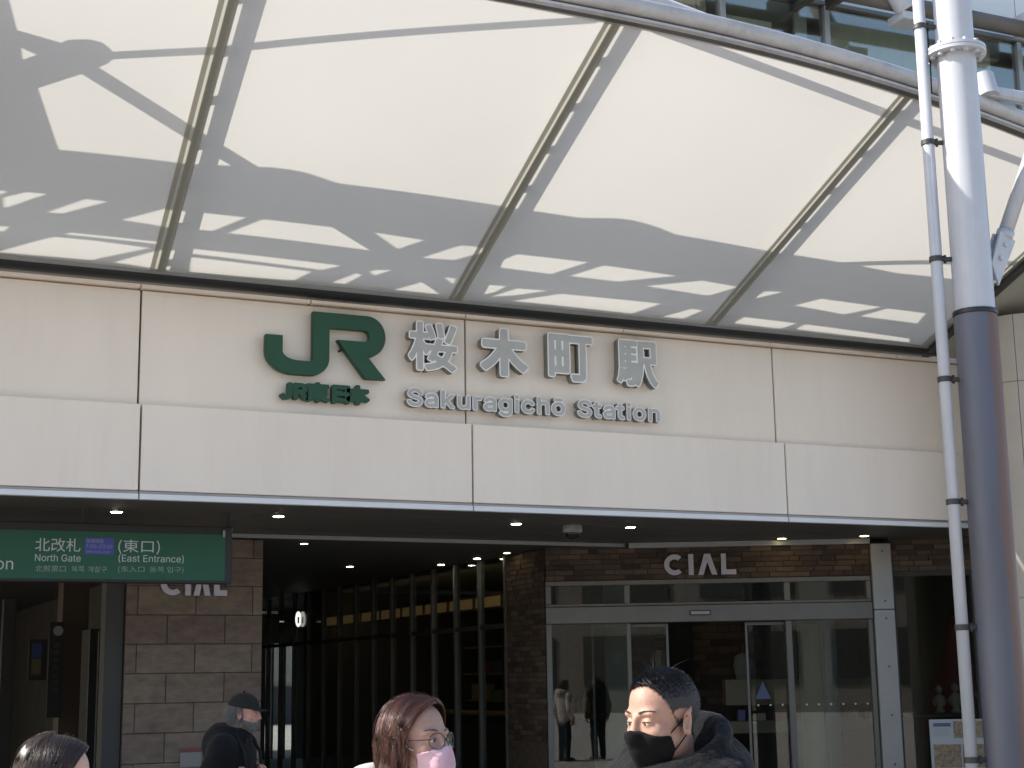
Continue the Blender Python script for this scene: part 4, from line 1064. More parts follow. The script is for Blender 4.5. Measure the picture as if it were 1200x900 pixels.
# ================================================================== PEOPLE
class Field:
    """signed distance field on a (non-uniform) grid; smooth unions of simple solids, turned into one closed surface"""
    def __init__(s, ax, ay, az):
        s.a = [np.asarray(v, np.float32) for v in (ax, ay, az)]
        s.D = np.full([len(v) for v in s.a], 1.0, np.float32)
    def _sl(s, lo, hi, m):
        out = []
        for k in range(3):
            i = max(0, np.searchsorted(s.a[k], lo[k] - m) - 1); j = min(len(s.a[k]), np.searchsorted(s.a[k], hi[k] + m) + 1)
            out.append(slice(i, max(j, i + 1)))
        return tuple(out)
    def _P(s, sl):
        return np.stack(np.meshgrid(*[s.a[k][sl[k]] for k in range(3)], indexing='ij'), -1)
    def _mix(s, sl, d, k, op):
        D = s.D[sl]
        if op == 'add':
            h = np.clip(.5 + .5 * (D - d) / k, 0, 1); s.D[sl] = D * (1 - h) + d * h - k * h * (1 - h)
        else:
            h = np.clip(.5 - .5 * (D + d) / k, 0, 1); s.D[sl] = D * (1 - h) - d * h + k * h * (1 - h)
    def ell(s, c, r, k=.012, op='add', R=None):
        c = np.array(c, np.float32); r = np.array(r, np.float32); m = float(r.max()) if R is not None else None
        lo, hi = (c - m, c + m) if m else (c - r, c + r)
        sl = s._sl(lo, hi, .03 + k); P = s._P(sl) - c
        if R is not None: P = P @ np.array(R, np.float32)
        k0 = np.sqrt(((P / r) ** 2).sum(-1)); k1 = np.sqrt(((P / r ** 2) ** 2).sum(-1)) + 1e-6
        s._mix(sl, k0 * (k0 - 1) / k1, k, op); return s
    def cap(s, a, b, ra, rb, k=.012, op='add'):
        a = np.array(a, np.float32); b = np.array(b, np.float32); m = max(ra, rb)
        sl = s._sl(np.minimum(a, b) - m, np.maximum(a, b) + m, .03 + k); P = s._P(sl) - a; e = b - a
        h = np.clip((P @ e) / max(float(e @ e), 1e-9), 0, 1)
        s._mix(sl, np.sqrt(((P - h[..., None] * e) ** 2).sum(-1)) - (ra + (rb - ra) * h), k, op); return s
    def surface(s, D=None):
        D = s.D if D is None else D
        ins = D < 0; n = D.shape
        c = np.zeros([v - 1 for v in n], np.int8)
        for i in (0, 1):
            for j in (0, 1):
                for k in (0, 1): c += ins[i:n[0] - 1 + i, j:n[1] - 1 + j, k:n[2] - 1 + k]
        act = (c > 0) & (c < 8); ids = np.full(act.shape, -1, np.int64); I = np.argwhere(act); ids[act] = np.arange(len(I))
        acc = np.zeros((len(I), 3)); cnt = np.zeros(len(I))
        corner = [(i, j, k) for i in (0, 1) for j in (0, 1) for k in (0, 1)]
        for p in corner:
            for ax in range(3):
                if p[ax]: continue
                q = list(p); q[ax] = 1
                A = I + np.array(p); B = I + np.array(q)
                da = D[tuple(A.T)]; db = D[tuple(B.T)]; x = (da < 0) != (db < 0)
                t = np.where(x, da / np.where(x, da - db, 1), 0)
                acc[x] += (A + (B - A) * t[:, None])[x]; cnt[x] += 1
        V = acc / cnt[:, None]
        W = np.stack([np.interp(V[:, k], np.arange(n[k]), s.a[k]) for k in range(3)], 1)
        F = []
        for ax in range(3):
            u, v = (ax + 1) % 3, (ax + 2) % 3
            a = [slice(None)] * 3; b = [slice(None)] * 3; a[ax] = slice(0, n[ax] - 1); b[ax] = slice(1, n[ax])
            x = ins[tuple(a)] != ins[tuple(b)]
            E = np.argwhere(x); E = E[(E[:, u] > 0) & (E[:, v] > 0) & (E[:, u] < n[u] - 1) & (E[:, v] < n[v] - 1)]
            if not len(E): continue
            du = np.zeros(3, int); du[u] = 1; dv = np.zeros(3, int); dv[v] = 1
            q = np.stack([ids[tuple((E - du - dv).T)], ids[tuple((E - dv).T)], ids[tuple(E.T)], ids[tuple((E - du).T)]], 1)
            fl = ~ins[tuple(E.T)]; q[fl] = q[fl][:, ::-1]
            F.append(q)
        return W, np.concatenate(F)

def axis(lo, hi, coarse, fine):
    v = [lo]
    while v[-1] < hi:
        st = coarse
        for a, b, f in fine:
            if a <= v[-1] < b: st = min(st, f)
        nx = v[-1] + st
        for a, b, f in fine:
            if v[-1] < a < nx: nx = a
        v.append(nx)
    return v

def mesh_from(name, W, F, smooth_it=0):
    me = bpy.data.meshes.new(name)
    me.from_pydata(W.tolist(), [], F.tolist())
    if smooth_it:
        bm = bmesh.new(); bm.from_mesh(me)
        for _ in range(smooth_it): bmesh.ops.smooth_vert(bm, verts=bm.verts, factor=.5, use_axis_x=True, use_axis_y=True, use_axis_z=True)
        bm.to_mesh(me); bm.free()
    me.polygons.foreach_set('use_smooth', [True] * len(me.polygons))
    return me

def skin_mat(name, col):
    m = mat(name, col, .50, noise=.22, nscale=45, bump=.22, bscale=320, col2=(col[0] * .92, col[1] * .80, col[2] * .78))
    b = m.node_tree.nodes['Principled BSDF']
    b.inputs['Subsurface Weight'].default_value = .12; b.inputs['Subsurface Radius'].default_value = (.012, .005, .003); b.inputs['Subsurface Scale'].default_value = .6
    return m

def hair_mat(name, c1, c2, rough=.33):
    m = bpy.data.materials.new(name); m.use_nodes = True
    nt = m.node_tree; N = nt.nodes; L = nt.links; b = N['Principled BSDF']
    at = N.new('ShaderNodeAttribute'); at.attribute_name = 'shade'
    mx = N.new('ShaderNodeMix'); mx.data_type = 'RGBA'; L.new(at.outputs['Fac'], mx.inputs[0])
    mx.inputs[6].default_value = (*c1, 1); mx.inputs[7].default_value = (*c2, 1)
    L.new(mx.outputs[2], b.inputs['Base Color']); b.inputs['Roughness'].default_value = rough
    b.inputs['Specular IOR Level'].default_value = .55
    return m

def strands(name, paths, width, mt, parent, to_world):
    """paths: list of (n,3) arrays; each becomes a thin tapering triangular strand"""
    P = np.stack(paths); N_, n = P.shape[:2]
    T = np.empty_like(P); T[:, 1:-1] = P[:, 2:] - P[:, :-2]; T[:, 0] = P[:, 1] - P[:, 0]; T[:, -1] = P[:, -1] - P[:, -2]
    T /= np.linalg.norm(T, axis=2, keepdims=True) + 1e-9
    U = np.cross(T, np.array((.3, .2, .93))); U /= np.linalg.norm(U, axis=2, keepdims=True) + 1e-9; Wd = np.cross(T, U)
    r = (width * .5 * (1 - .75 * (np.arange(n) / (n - 1)) ** 2))[None, :, None]
    V = np.stack([P + (U * math.cos(a) + Wd * math.sin(a)) * r for a in (.3, 2.4, 4.5)], 2).reshape(-1, 3)
    sh = np.repeat(RNG.uniform(0, 1, N_), n * 3)
    b0 = (np.arange(N_) * n * 3)[:, None, None]; ii = (np.arange(n - 1) * 3)[None, :, None]; kk = np.arange(3)[None, None, :]
    p = b0 + ii + kk; q = b0 + ii + (kk + 1) % 3
    F = np.stack([p, q, q + 3, p + 3], -1).reshape(-1, 4)
    me = bpy.data.meshes.new(name); me.from_pydata(V.tolist(), [], F.tolist())
    at = me.attributes.new('shade', 'FLOAT', 'POINT'); at.data.foreach_set('value', sh)
    o = link(name, me, mt, parent, smooth=True)
    o['kind'] = 'stuff'
    return o

def person(label, pos, yaw, H, head=(0, 0, 0), hx=.0, skin=None, fem=False, arms=None, s=.96, girth=1.0, fine=.0038, squint=1.0):
    """head = (yaw, pitch, roll) of the head against the body in degrees; hx = how far the head is carried forward"""
    h = H / 1.70
    hc = Vector((hx + .015, 0, H - .118 * s))
    yw, pt, rl = [math.radians(a) for a in head]
    HR = (Matrix.Rotation(yw, 3, 'Z') @ Matrix.Rotation(pt, 3, 'Y') @ Matrix.Rotation(rl, 3, 'X'))
    HRn = np.array(HR)
    def hl(p): return np.array(hc) + HRn @ (np.array(p, float) * s)
    BW = Matrix.Translation((pos[0], pos[1], 0)) @ Matrix.Rotation(yaw, 4, 'Z')
    ax = axis(-.34, .46, .011, [(hx - .13, hx + .15, fine)]); ay = axis(-.40, .40, .011, [(-.105, .105, fine), (.20, .33, .005), (-.33, -.20, .005)])
    az = axis(-.02, H + .03, .011, [(H - .285, H + .03, fine), (.66 * h, .90 * h, .005), (1.05 * h, 1.25 * h, .006)])
    f = Field(ax, ay, az)
    def E(c, r, k=.012, op='add', q=None):
        R = HRn if q is None else HRn @ np.array(q); f.ell(hl(c), np.array(r) * s, k, op, R)
    def Cc(a, b, ra, rb, k=.01, op='add'): f.cap(hl(a), hl(b), ra * s, rb * s, k, op)
    jw = .92 if fem else 1.0
    E((-.012, 0, .036), (.098, .077, .086))                           # skull
    E((.028, 0, -.040), (.064, .060 * jw, .076), .03)                 # face
    E((.052, 0, -.092), (.032, .030 * jw, .028), .03)                 # chin
    for y in (-1, 1):
        E((.004, .047 * y * jw, -.066), (.030, .016, .030), .03)      # jaw corner
        E((.056, .042 * y, -.026), (.022, .020, .018), .02)           # cheekbone
        E((.070, .030 * y, .020), (.018, .026, .010), .014)           # brow
    Cc((.088, 0, .010), (.104, 0, -.034), .0085, .0125, .012)         # nose
    for y in (-1, 1): E((.095, .0125 * y, -.040), (.010, .007, .007), .006)
    E((.087, 0, -.066), (.012, .022, .005), .008); E((.084, 0, -.077), (.012, .020, .006), .008)
    for y in (-1, 1):
        E((.094, .031 * y, .002), (.016, .018, .012), .012, 'sub')    # socket
        E((.073, .031 * y, -.002), (.0150, .0165, .0135), .004)       # lid ball
        E((.091, .031 * y, -.003), (.012, .0125, .0034 * squint if not fem else .0042), .0012, 'sub')   # lid slit
        ear = np.array(Matrix.Rotation(math.radians(-14), 3, 'Y') @ Matrix.Rotation(math.radians(22 * y), 3, 'Z'))
        E((-.012, .081 * y, -.012), (.020, .0080, .033), .004, 'add', ear)
        E((-.007, .0870 * y, -.008), (.0115, .0065, .021), .003, 'sub', ear)
        E((-.014, .080 * y, -.038), (.008, .0055, .009), .004, 'add')
    nb = Vector((hx * .45 - .02, 0, H - .285 * h))
    f.cap(hl((-.028, 0, -.055)), nb, .053 * s * (.9 if fem else 1), .058 * s * (.92 if fem else 1), .02)
    # trunk and limbs (mostly under clothes)
    f.ell((hx * .25, 0, 1.24 * h), (.105, .165, .20), .05); f.ell((0, 0, 1.0 * h), (.105, .145, .18), .05); f.ell((0, 0, .88 * h), (.11, .16, .12), .05)
    A = arms or {y: [(hx * .35 - .02, .185 * y, 1.36 * h), (-.05, .25 * y, 1.09 * h), (.03, .262 * y, .87 * h), None] for y in (-1, 1)}
    for y in (-1, 1):
        sh, el, wr, hd = A[y]
        f.cap(nb, sh, .055, .05, .05); f.cap(sh, el, .047, .040, .03); f.cap(el, wr, .040, .027, .02)
        if hd is None: hd = dict(d=(.12, .0, -1.0), n=(0, -y, 0), curl=.5)
        hand(f, np.array(wr, float), np.array(hd['d'], float), np.array(hd['n'], float), hd['curl'], y, hd.get('flip', 1))
        f.cap((0, .085 * y, .90 * h), (.015, .095 * y, .50 * h), .078, .054, .04); f.cap((.015, .095 * y, .50 * h), (-.015, .10 * y, .09), .052, .036, .03)
        f.cap((-.02, .10 * y, .04), (.14, .11 * y, .022), .036, .026, .02)
    W, F = f.surface()
    me = mesh_from('person', W, F, 1)
    body = bpy.data.objects.new('person', me); COL.objects.link(body)
    me.materials.append(skin); body.matrix_world = BW
    tag(body, label, 'person')
    def tw(p): return Vector(hl(p))                                    # head-local -> body-local (children share the body's frame)
    return dict(o=body, f=f, hl=hl, H=H, h=h, s=s, hx=hx, nb=nb, A=A, HR=HRn, hc=np.array(hc), W=W, F=F, axes=(ax, ay, az))

def hand(f, w, d, n, curl, side, flip=1):
    """palm and five separate, bent fingers of unequal length; d = along the hand, n = palm normal"""
    d = d / np.linalg.norm(d); n = n - d * (n @ d); n = n / np.linalg.norm(n); t = np.cross(d, n)
    t = t * flip
    R = np.stack([d, t, n], 1)
    f.ell(w + d * .045, (.050, .040, .016), .012, 'add', R)
    for k, (off, L) in enumerate(((.030, .072), (.010, .082), (-.010, .077), (-.029, .060))):
        p = w + d * .082 + t * off
        a = .25 + curl
        d1 = d * math.cos(a) + n * math.sin(a); q = p + d1 * L * .48
        a2 = a + .3 + curl * 1.1
        d2 = d * math.cos(a2) + n * math.sin(a2); r = q + d2 * L * .32
        a3 = a2 + curl * .7
        d3 = d * math.cos(a3) + n * math.sin(a3)
        f.cap(p - d * .02, q, .0095, .0085, .003); f.cap(q, r, .0085, .0078, .003); f.cap(r, r + d3 * L * .24, .0078, .0065, .003)
    p = w + d * .025 + t * .034
    q = p + (d * .55 + t * .6 + n * .35) * .045
    f.cap(p - t * .012, q, .014, .0105, .008); f.cap(q, q + (d * .75 + n * (.3 + curl * .5)) * .036, .0105, .008, .004)

def part(P, name, me, mt, smooth=True):
    me.materials.clear(); me.materials.append(mt)
    if smooth: me.polygons.foreach_set('use_smooth', [True] * len(me.polygons))
    o = bpy.data.objects.new(name, me); COL.objects.link(o); o.parent = P['o']
    return o

def tube_part(P, name, pts, r, mt, n=8):
    m = MB().tube([P['hl'](p) for p in pts], r, n).mesh(name); return part(P, name, m, mt)

def face_bits(P, brow_mt, lash=True, brow=(.0035, .006), nb=46, bw=.0011):
    eyem, irism = M['eye_white'], M['iris']
    for y in (-1, 1):
        W_ = []
        c = P['hl']((.0735, .031 * y, -.003)); r = .0132 * P['s']
        bm = bmesh.new(); bmesh.ops.create_uvsphere(bm, u_segments=18, v_segments=12, radius=r)
        for v in bm.verts: v.co = v.co + Vector(c)
        m = bpy.data.meshes.new('eye'); bm.to_mesh(m); bm.free(); e = part(P, 'eye', m, eyem)
        fw = P['HR'] @ np.array((1, -.08 * y, -.1))
        bm = bmesh.new(); bmesh.ops.create_uvsphere(bm, u_segments=14, v_segments=10, radius=.0062 * P['s'])
        for v in bm.verts: v.co = v.co + Vector(c) + Vector(fw) * (r * .62)
        m = bpy.data.meshes.new('iris'); bm.to_mesh(m); bm.free(); i = part(P, 'iris', m, irism); i.parent = e
        # eyebrow: short hairs lying along the brow
        ps = []
        for k in range(nb):
            u = RNG.uniform(0, 1)
            b = np.array((.0905 - .020 * u ** 1.6, y * (.014 + .040 * u), .0225 + .004 * math.sin(u * 2.6) + RNG.uniform(-.003, .003) * (1 - .5 * u)))
            ps.append(np.stack([P['hl'](b), P['hl'](b + np.array((.001, y * .004, .0012))), P['hl'](b + np.array((-.0005, y * .008, .0012)))]))
        strand_part(P, 'eyebrow', ps, bw, brow_mt)
        if lash: tube_part(P, 'eyelid_line', [(.0835, y * (.031 - .014), -.0015), (.0885, y * .026, .0015), (.0885, y * .034, .0018), (.081, y * (.031 + .0145), -.001)], .0009, M['lash'], 6)

def strand_part(P, name, paths, width, mt):
    o = strands(name, paths, width, mt, None, lambda p: p)
    o.parent = P['o']; return o

def offset_shell(P, name, off, region, mt, extra=None, sm=1):
    """a garment that hugs the head: the head surface pushed out by `off`, kept only where region(local) <= 0"""
    f = P['f']; ax, ay, az = f.a
    sl = tuple(slice(max(0, np.searchsorted(f.a[k], P['hc'][k] - .19)), np.searchsorted(f.a[k], P['hc'][k] + .19)) for k in range(3))
    g = Field(*[f.a[k][sl[k]] for k in range(3)]); D = P['base'][sl] - off if 'base' in P else f.D[sl] - off
    Pt = g._P((slice(None),) * 3); L = (Pt - P['hc']) @ P['HR'] / P['s']
    if extra is not None: D = extra(L, D)
    D = np.maximum(D, region(L) * P['s'])
    W, F = g.surface(D.astype(np.float32))
    return part(P, name, mesh_from(name, W, F, sm), mt)

def garment(P, name, build, mt, lo=(-.36, -.42, .0), hi=(.40, .42, 1.75), step=.010, sm=2, cut=None):
    g = Field(axis(lo[0], hi[0], step, []), axis(lo[1], hi[1], step, []), axis(lo[2], hi[2], step, []))
    build(g)
    D = g.D
    if cut is not None: D = np.maximum(D, cut(g._P((slice(None),) * 3)))
    W, F = g.surface(D.astype(np.float32))
    return part(P, name, mesh_from(name, W, F, sm), mt)

M['eye_white'] = mat('eye_white', (.62, .58, .55), .2); M['iris'] = mat('iris_brown', (.018, .009, .005), .1); M['lash'] = mat('lash_line', (.01, .008, .007), .6)
HB = hair_mat('black_hair', (.006, .006, .007), (.022, .020, .022), .34)
HG = hair_mat('grey_stubble_hair', (.012, .012, .013), (.11, .105, .10), .45)
HR_ = hair_mat('red_brown_hair', (.020, .007, .0045), (.14, .056, .036), .33)
HD = hair_mat('dark_brown_hair', (.010, .006, .005), (.07, .042, .028), .33)
HW = hair_mat('grey_white_hair', (.07, .067, .062), (.24, .23, .215), .6)

def leg_build(P, r=1.0):
    h = P['h']
    def b(g):
        g.ell((0, 0, .90 * h), (.135 * r, .185 * r, .13), .05)
        for y in (-1, 1):
            g.cap((0, .09 * y, .88 * h), (.015, .098 * y, .50 * h), .098 * r, .075 * r, .04); g.cap((.015, .098 * y, .50 * h), (-.012, .102 * y, .075), .075 * r, .062 * r, .03)
    return b
def shoes(P, mt):
    for y in (-1, 1):
        def b(g, y=y):
            g.ell((-.03, .10 * y, .045), (.052, .044, .050), .03); g.ell((.09, .11 * y, .032), (.085, .050, .040), .03)
        garment(P, 'shoe', b, mt, (-.12, -.22, .0), (.22, .22, .14), .008, 1, cut=lambda p: .004 - p[..., 2])

def jacket_build(P, g, r=1.0, hem=.80, collar=True, sleeves=1.0):
    h, hx, A, nb = P['h'], P['hx'], P['A'], P['nb']
    g.ell((hx * .30, 0, 1.27 * h), (.140 * r, .195 * r, .19 * h), .06); g.ell((.01, 0, 1.06 * h), (.150 * r, .190 * r, .22 * h), .06); g.ell((.0, 0, .88 * h), (.150 * r, .195 * r, .14 * h), .06)
    for y in (-1, 1):
        sh, el, wr, _ = [np.array(v) if not isinstance(v, (dict, type(None))) else v for v in A[y]]
        g.cap(np.array(nb) + np.array((-.02, .06 * y, -.005)), sh, .052 * r, .070 * r, .05)
        g.cap(sh, el, .070 * r, .062 * r, .04); e = el + (wr - el) * .93
        g.cap(el, e, .061 * r, .048 * r, .03)

def cloth_mat(name, col, sheen=.2, fold=.5, fscale=9):
    m = mat(name, col, .85, noise=.25, nscale=12, bump=fold, bscale=fscale, spec=.12)
    m.node_tree.nodes['Principled BSDF'].inputs['Sheen Weight'].default_value = sheen * .12
    for n in m.node_tree.nodes:
        if n.type == 'BUMP': n.inputs['Distance'].default_value = .03
    return m

def ang(v): return math.atan2(v[1], v[0])
def place(head_xy, yaw, hx): return (head_xy[0] - math.cos(yaw) * (hx + .015), head_xy[1] - math.sin(yaw) * (hx + .015))

def scalp_paths(P, region, n, fn):
    """roots scattered over the head surface where region(local) > 0; fn(root, normal, local) -> path"""
    W, F = P['W'], P['F']; L = (W - P['hc']) @ P['HR'] / P['s']
    c = L[F].mean(1); ok = np.nonzero(region(c) & (np.abs(c).max(1) < .16))[0]
    q = W[F[ok]]; nrm = np.cross(q[:, 1] - q[:, 0], q[:, 3] - q[:, 0]); ar = np.linalg.norm(nrm, axis=1) + 1e-12
    pick = RNG.choice(len(ok), n, p=ar / ar.sum()); out = []
    for i in pick:
        w = RNG.dirichlet((1, 1, 1, 1)); r = (q[i] * w[:, None]).sum(0); nn = nrm[i] / ar[i]
        lc = (r - P['hc']) @ P['HR'] / P['s']
        if ((r - P['hc']) @ nn) < 0: nn = -nn
        out.append(fn(r, nn, lc))
    return out

# ---- man in the black mask ------------------------------------------------
fa = ang((-.984, -.354)) - math.radians(9)
yaw_b = fa + math.radians(16)
SK1 = skin_mat('skin_man', (.37, .222, .160))
m1 = person('short-haired man in black mask and dark hooded jacket looking toward the woman', place((1.985, 3.345), yaw_b, .02), yaw_b, 1.692, (-16, 6, 0), .02, SK1, squint=.36)
face_bits(m1, HB, nb=95, bw=.0011)
ZB = ([-.2, -.075, -.045, -.018, .012, .030, .052, .075, .2], [-.072, -.068, -.045, -.020, -.012, .030, .072, .090, .095])
def hl_(c): return c[:, 2] - np.interp(c[:, 0], *ZB) - .006 * np.sin(c[:, 1] * 60)
def top_hair(r, n, l):
    k = np.clip((l[2] - .055) / .05, 0, 1); d = n * .55 + m1['HR'] @ np.array((.55, 0, .15)) + RNG.normal(0, .22, 3); d /= np.linalg.norm(d)
    L = .005 + .008 * k * RNG.uniform(.5, 1.1)
    return np.stack([r, r + d * L * .5, r + d * L + m1['HR'] @ np.array((.15, 0, -.25)) * L * .5])
def side_hair(r, n, l):
    d = n * .5 + m1['HR'] @ np.array((-.35, 0, -.55)) + RNG.normal(0, .18, 3); d /= np.linalg.norm(d); L = RNG.uniform(.003, .008)
    return np.stack([r, r + d * L * .5, r + d * L])
notear = lambda c: ~((np.abs(c[:, 1]) > .070) & (c[:, 2] < .024) & (c[:, 2] > -.06) & (c[:, 0] > -.04) & (c[:, 0] < .02))
strand_part(m1, 'hair', scalp_paths(m1, lambda c: (hl_(c) > 0) & (c[:, 2] > .052), 7000, top_hair), .0013, HB)
strand_part(m1, 'side_hair', scalp_paths(m1, lambda c: (hl_(c) > 0) & (c[:, 2] <= .060) & notear(c), 6500, side_hair), .0009, HG)
strand_part(m1, 'stray_hair', [np.stack([m1['hl']((.02 + dx, dy, .118)), m1['hl']((.02 + dx * 1.3, dy * 1.6, .130)), m1['hl']((.025 + dx * 2.2, dy * 2.4, .118 + L))]) for dx, dy, L in ((0, .006, .040), (.004, -.004, .034), (-.006, .002, .046), (.03, .03, .028), (-.045, .02, .024), (.008, .012, .038))], .0016, HB)
offset_shell(m1, 'hair_base', .0022, lambda l: -np.minimum(np.minimum(hl_(l.reshape(-1, 3)).reshape(l.shape[:3]) - .004, (l[..., 2] + .08)), np.where(notear(l.reshape(-1, 3)).reshape(l.shape[:3]), 1, -1)), mat('scalp_shell', (.022, .02, .02), .7), sm=1)  # dark shell so no skin shows between the short hairs
MK1 = cloth_mat('black_mask', (.006, .006, .0065), .15, .12, 40)
def ridge(l, D):
    a = np.array((.112, 0, -.030)); b = np.array((.086, 0, -.118)); e = b - a; h = np.clip(((l - a) @ e) / (e @ e), 0, 1)
    d = np.sqrt(((l - a - h[..., None] * e) ** 2).sum(-1)) - .006
    k = .030; hh = np.clip(.5 + .5 * (D - d * .96) / k, 0, 1); return D * (1 - hh) + d * .96 * hh - k * hh * (1 - hh)
def mask_region(z0, z1, x0, slope):
    def r(l):
        y = np.abs(l[..., 1])
        top = l[..., 2] - (z0 - slope * y - 3.0 * np.clip(y - .035, 0, 1) ** 2 * 8)
        bot = z1 - l[..., 2]; back = (x0 + .0) - l[..., 0] + .25 * np.abs(l[..., 2] + .07)
        return np.maximum(np.maximum(top, bot), np.maximum(back, -.004 + 0 * y))
    return r
def mreg(l):
    y = np.abs(l[..., 1])
    return np.maximum.reduce([l[..., 2] - (-.016 - .34 * y), -.131 - l[..., 2], .026 + .30 * np.abs(l[..., 2] + .075) - l[..., 0]])
offset_shell(m1, 'face_mask', .0065, mreg, MK1, ridge, 2)
for y in (-1, 1):
    for z, ze in ((-.046, .006), (-.098, -.036)):
        tube_part(m1, 'ear_loop', [(.047, .055 * y, z), (.020, .072 * y, (z + ze) / 2), (-.010, .0815 * y, ze), (-.030, .080 * y, ze - .006)], .0017, MK1, 6)
JK1 = cloth_mat('dark_jacket', (.0075, .0077, .009), .5, .9, 14)
def jb1(g):
    jacket_build(m1, g, 1.08)
    for i in range(24):
        a0, a1 = i * math.pi / 12, (i + 1) * math.pi / 12
        def p(a, R0=.116, R1=.124, z0=1.452, dz=.120): return (R0 * math.cos(a) - .025, R1 * math.sin(a), z0 + dz * (1 - math.cos(a)) / 2)
        g.cap(p(a0), p(a1), .017, .017, .02)
        def p2(a): return (.125 * math.cos(a) - .030, .145 * math.sin(a), 1.405 + .06 * (1 - math.cos(a)) / 2)
        g.cap(p2(a0), p2(a1), .038, .038, .04)
    g.ell((-.135, 0, 1.46), (.06, .12, .085), .05); g.ell((-.15, 0, 1.38), (.05, .13, .10), .05)
jk = garment(m1, 'jacket', jb1, JK1, lo=(-.36, -.42, .70), hi=(.36, .42, 1.66), step=.0085, sm=2, cut=lambda p: .78 - p[..., 2])
zp = part(m1, 'zip_pull', MB().box(.104, .116, .012, .026, 1.432, 1.448).mesh('zip_pull', .002), M['post'], False)
garment(m1, 'trousers', leg_build(m1), cloth_mat('dark_trousers', (.03, .03, .035)), (-.22, -.28, .04), (.22, .28, 1.06), .012, 2, cut=lambda p: .055 - p[..., 2])
shoes(m1, mat('black_shoe', (.015, .015, .015), .4))

# ---- woman with glasses and pink mask --------------------------------------
fb = ang((.57, -.853)) - math.radians(4)
yaw_w = fb - math.radians(6)
SK2 = skin_mat('skin_woman', (.40, .25, .185))
w1 = person('woman with reddish brown hair, glasses and pink mask facing the man', place((1.588, 3.978), yaw_w, .02), yaw_w, 1.626, (6, -5, 0), .02, SK2, fem=True, s=.93)
face_bits(w1, HR_)
def wave(P, n, part_y=.012, rx=.108, ry=.090, rz=.098, drop=(.10, .24), cz=.030, curl=.012, layer=(1.0, 1.10), front=.55, tuck=.10):
    """hair falling from a parting and from the crown, then in loose locks; strands of one lock share their wave"""
    u = np.linspace(0, 1, 11)[None, :]
    m = int(n * front); N_ = n
    lay = RNG.uniform(*layer, (N_, 1)); side = np.where(RNG.uniform(0, 1, (N_, 1)) < .5, 1.0, -1.0)
    th1 = np.radians(RNG.uniform(80, 108, (N_, 1))); th = .05 + th1 * u
    # a: parting strands
    x0 = RNG.uniform(-.085, .088, (N_, 1)); x = x0 - .052 * u * u * np.clip((x0 + .02) / .10, 0, 1)
    kx = np.sqrt(np.maximum(.08, 1 - (x / (rx * 1.03)) ** 2))
    A = np.stack([x - .012, part_y * (1 - u) + side * ry * kx * np.sin(th) * lay, cz + rz * kx ** .6 * np.cos(th) * lay], -1)
    ps = RNG.uniform(-1.65, 1.65, (N_, 1))
    B = np.stack([-.022 - rx * .92 * np.sin(th) * np.cos(ps) * lay, part_y * (1 - u) + ry * np.sin(th) * np.sin(ps) * lay, cz + rz * np.cos(th) * lay], -1)
    Q = np.where((np.arange(N_) < m)[:, None, None], A, B)
    e = Q[:, -1:, :]
    az = np.arctan2(e[..., 1], -e[..., 0]); lock = np.round(az * 9)                        # locks of hair
    ph = (lock * 2.4) % 6.28 + RNG.normal(0, .22, (N_, 1)); am = curl * (.6 + .4 * np.sin(lock * 5.1)) 
    L = RNG.uniform(*drop, (N_, 1)); v = np.linspace(0, 1, 10)[None, 1:]
    sg = np.sign(e[..., 1]); grow = v ** .8
    D = np.stack([am * np.sin(ph + v * 6) * grow - .010 * v * np.sign(-e[..., 0] + .01) * 0 + am * .3 * np.cos(3 * v + ph),
                  -tuck * e[..., 1] * v + sg * .010 * np.sin(v * 3.1) + am * np.cos(ph + v * 6) * grow * .8, -L * v + 0 * ph], -1)
    Q = np.concatenate([Q, e + D], 1)
    Q = P['hc'] + (Q * P['s']) @ P['HR'].T
    return list(Q)
strand_part(w1, 'hair', wave(w1, 9000, rz=.095, cz=.032, layer=(1.0, 1.075), curl=.024, drop=(.05, .14), tuck=.34), .0013, HR_)
strand_part(w1, 'stray_hair', wave(w1, 60, layer=(1.08, 1.16), curl=.022), .0009, HR_)
def cap_region(l):
    y = np.abs(l[..., 1])
    return np.maximum(-(l[..., 2] + .02 + .0 * y), l[..., 0] - (.040 - .9 * np.clip(.085 - l[..., 2], 0, .1) - .0 * y))
HSH = mat('hair_shell', (.030, .012, .008), .7)  # dark brown colour of the shell under the strands
offset_shell(w1, 'hair_base', .002, cap_region, HSH)
garment(w1, 'hair_mass', lambda g: (g.ell(w1['hl']((-.055, 0, -.07)), (.062, .080, .11), .02), g.ell(w1['hl']((-.05, 0, -.15)), (.055, .082, .07), .03)), HSH, (-.25, -.2, 1.15), (.2, .2, 1.64), .008, 1)
MK2 = cloth_mat('pink_mask', (.66, .43, .49), .1, .16, 30)
def soft(l, D):
    c = np.array((.080, 0, -.070)); r = np.array((.040, .046, .052)); q = l - c; k0 = np.sqrt(((q / r) ** 2).sum(-1)); k1 = np.sqrt(((q / r ** 2) ** 2).sum(-1)) + 1e-6
    d = k0 * (k0 - 1) / k1; k = .02; hh = np.clip(.5 + .5 * (D - d) / k, 0, 1); return D * (1 - hh) + d * hh - k * hh * (1 - hh)
def wreg(l):
    y = np.abs(l[..., 1])
    return np.maximum.reduce([l[..., 2] - (-.020 - .22 * y), -.128 - l[..., 2], .040 + .10 * np.abs(l[..., 2] + .075) - l[..., 0]])
mk = offset_shell(w1, 'face_mask', .0045, wreg, MK2, soft, 2)
for y in (-1, 1):
    for z, ze in ((-.034, .004), (-.112, -.040)):
        tube_part(w1, 'ear_loop', [(.048, .055 * y, z), (.015, .072 * y, (z + ze) / 2), (-.012, .081 * y, ze)], .0017, M['sign_white'], 6)
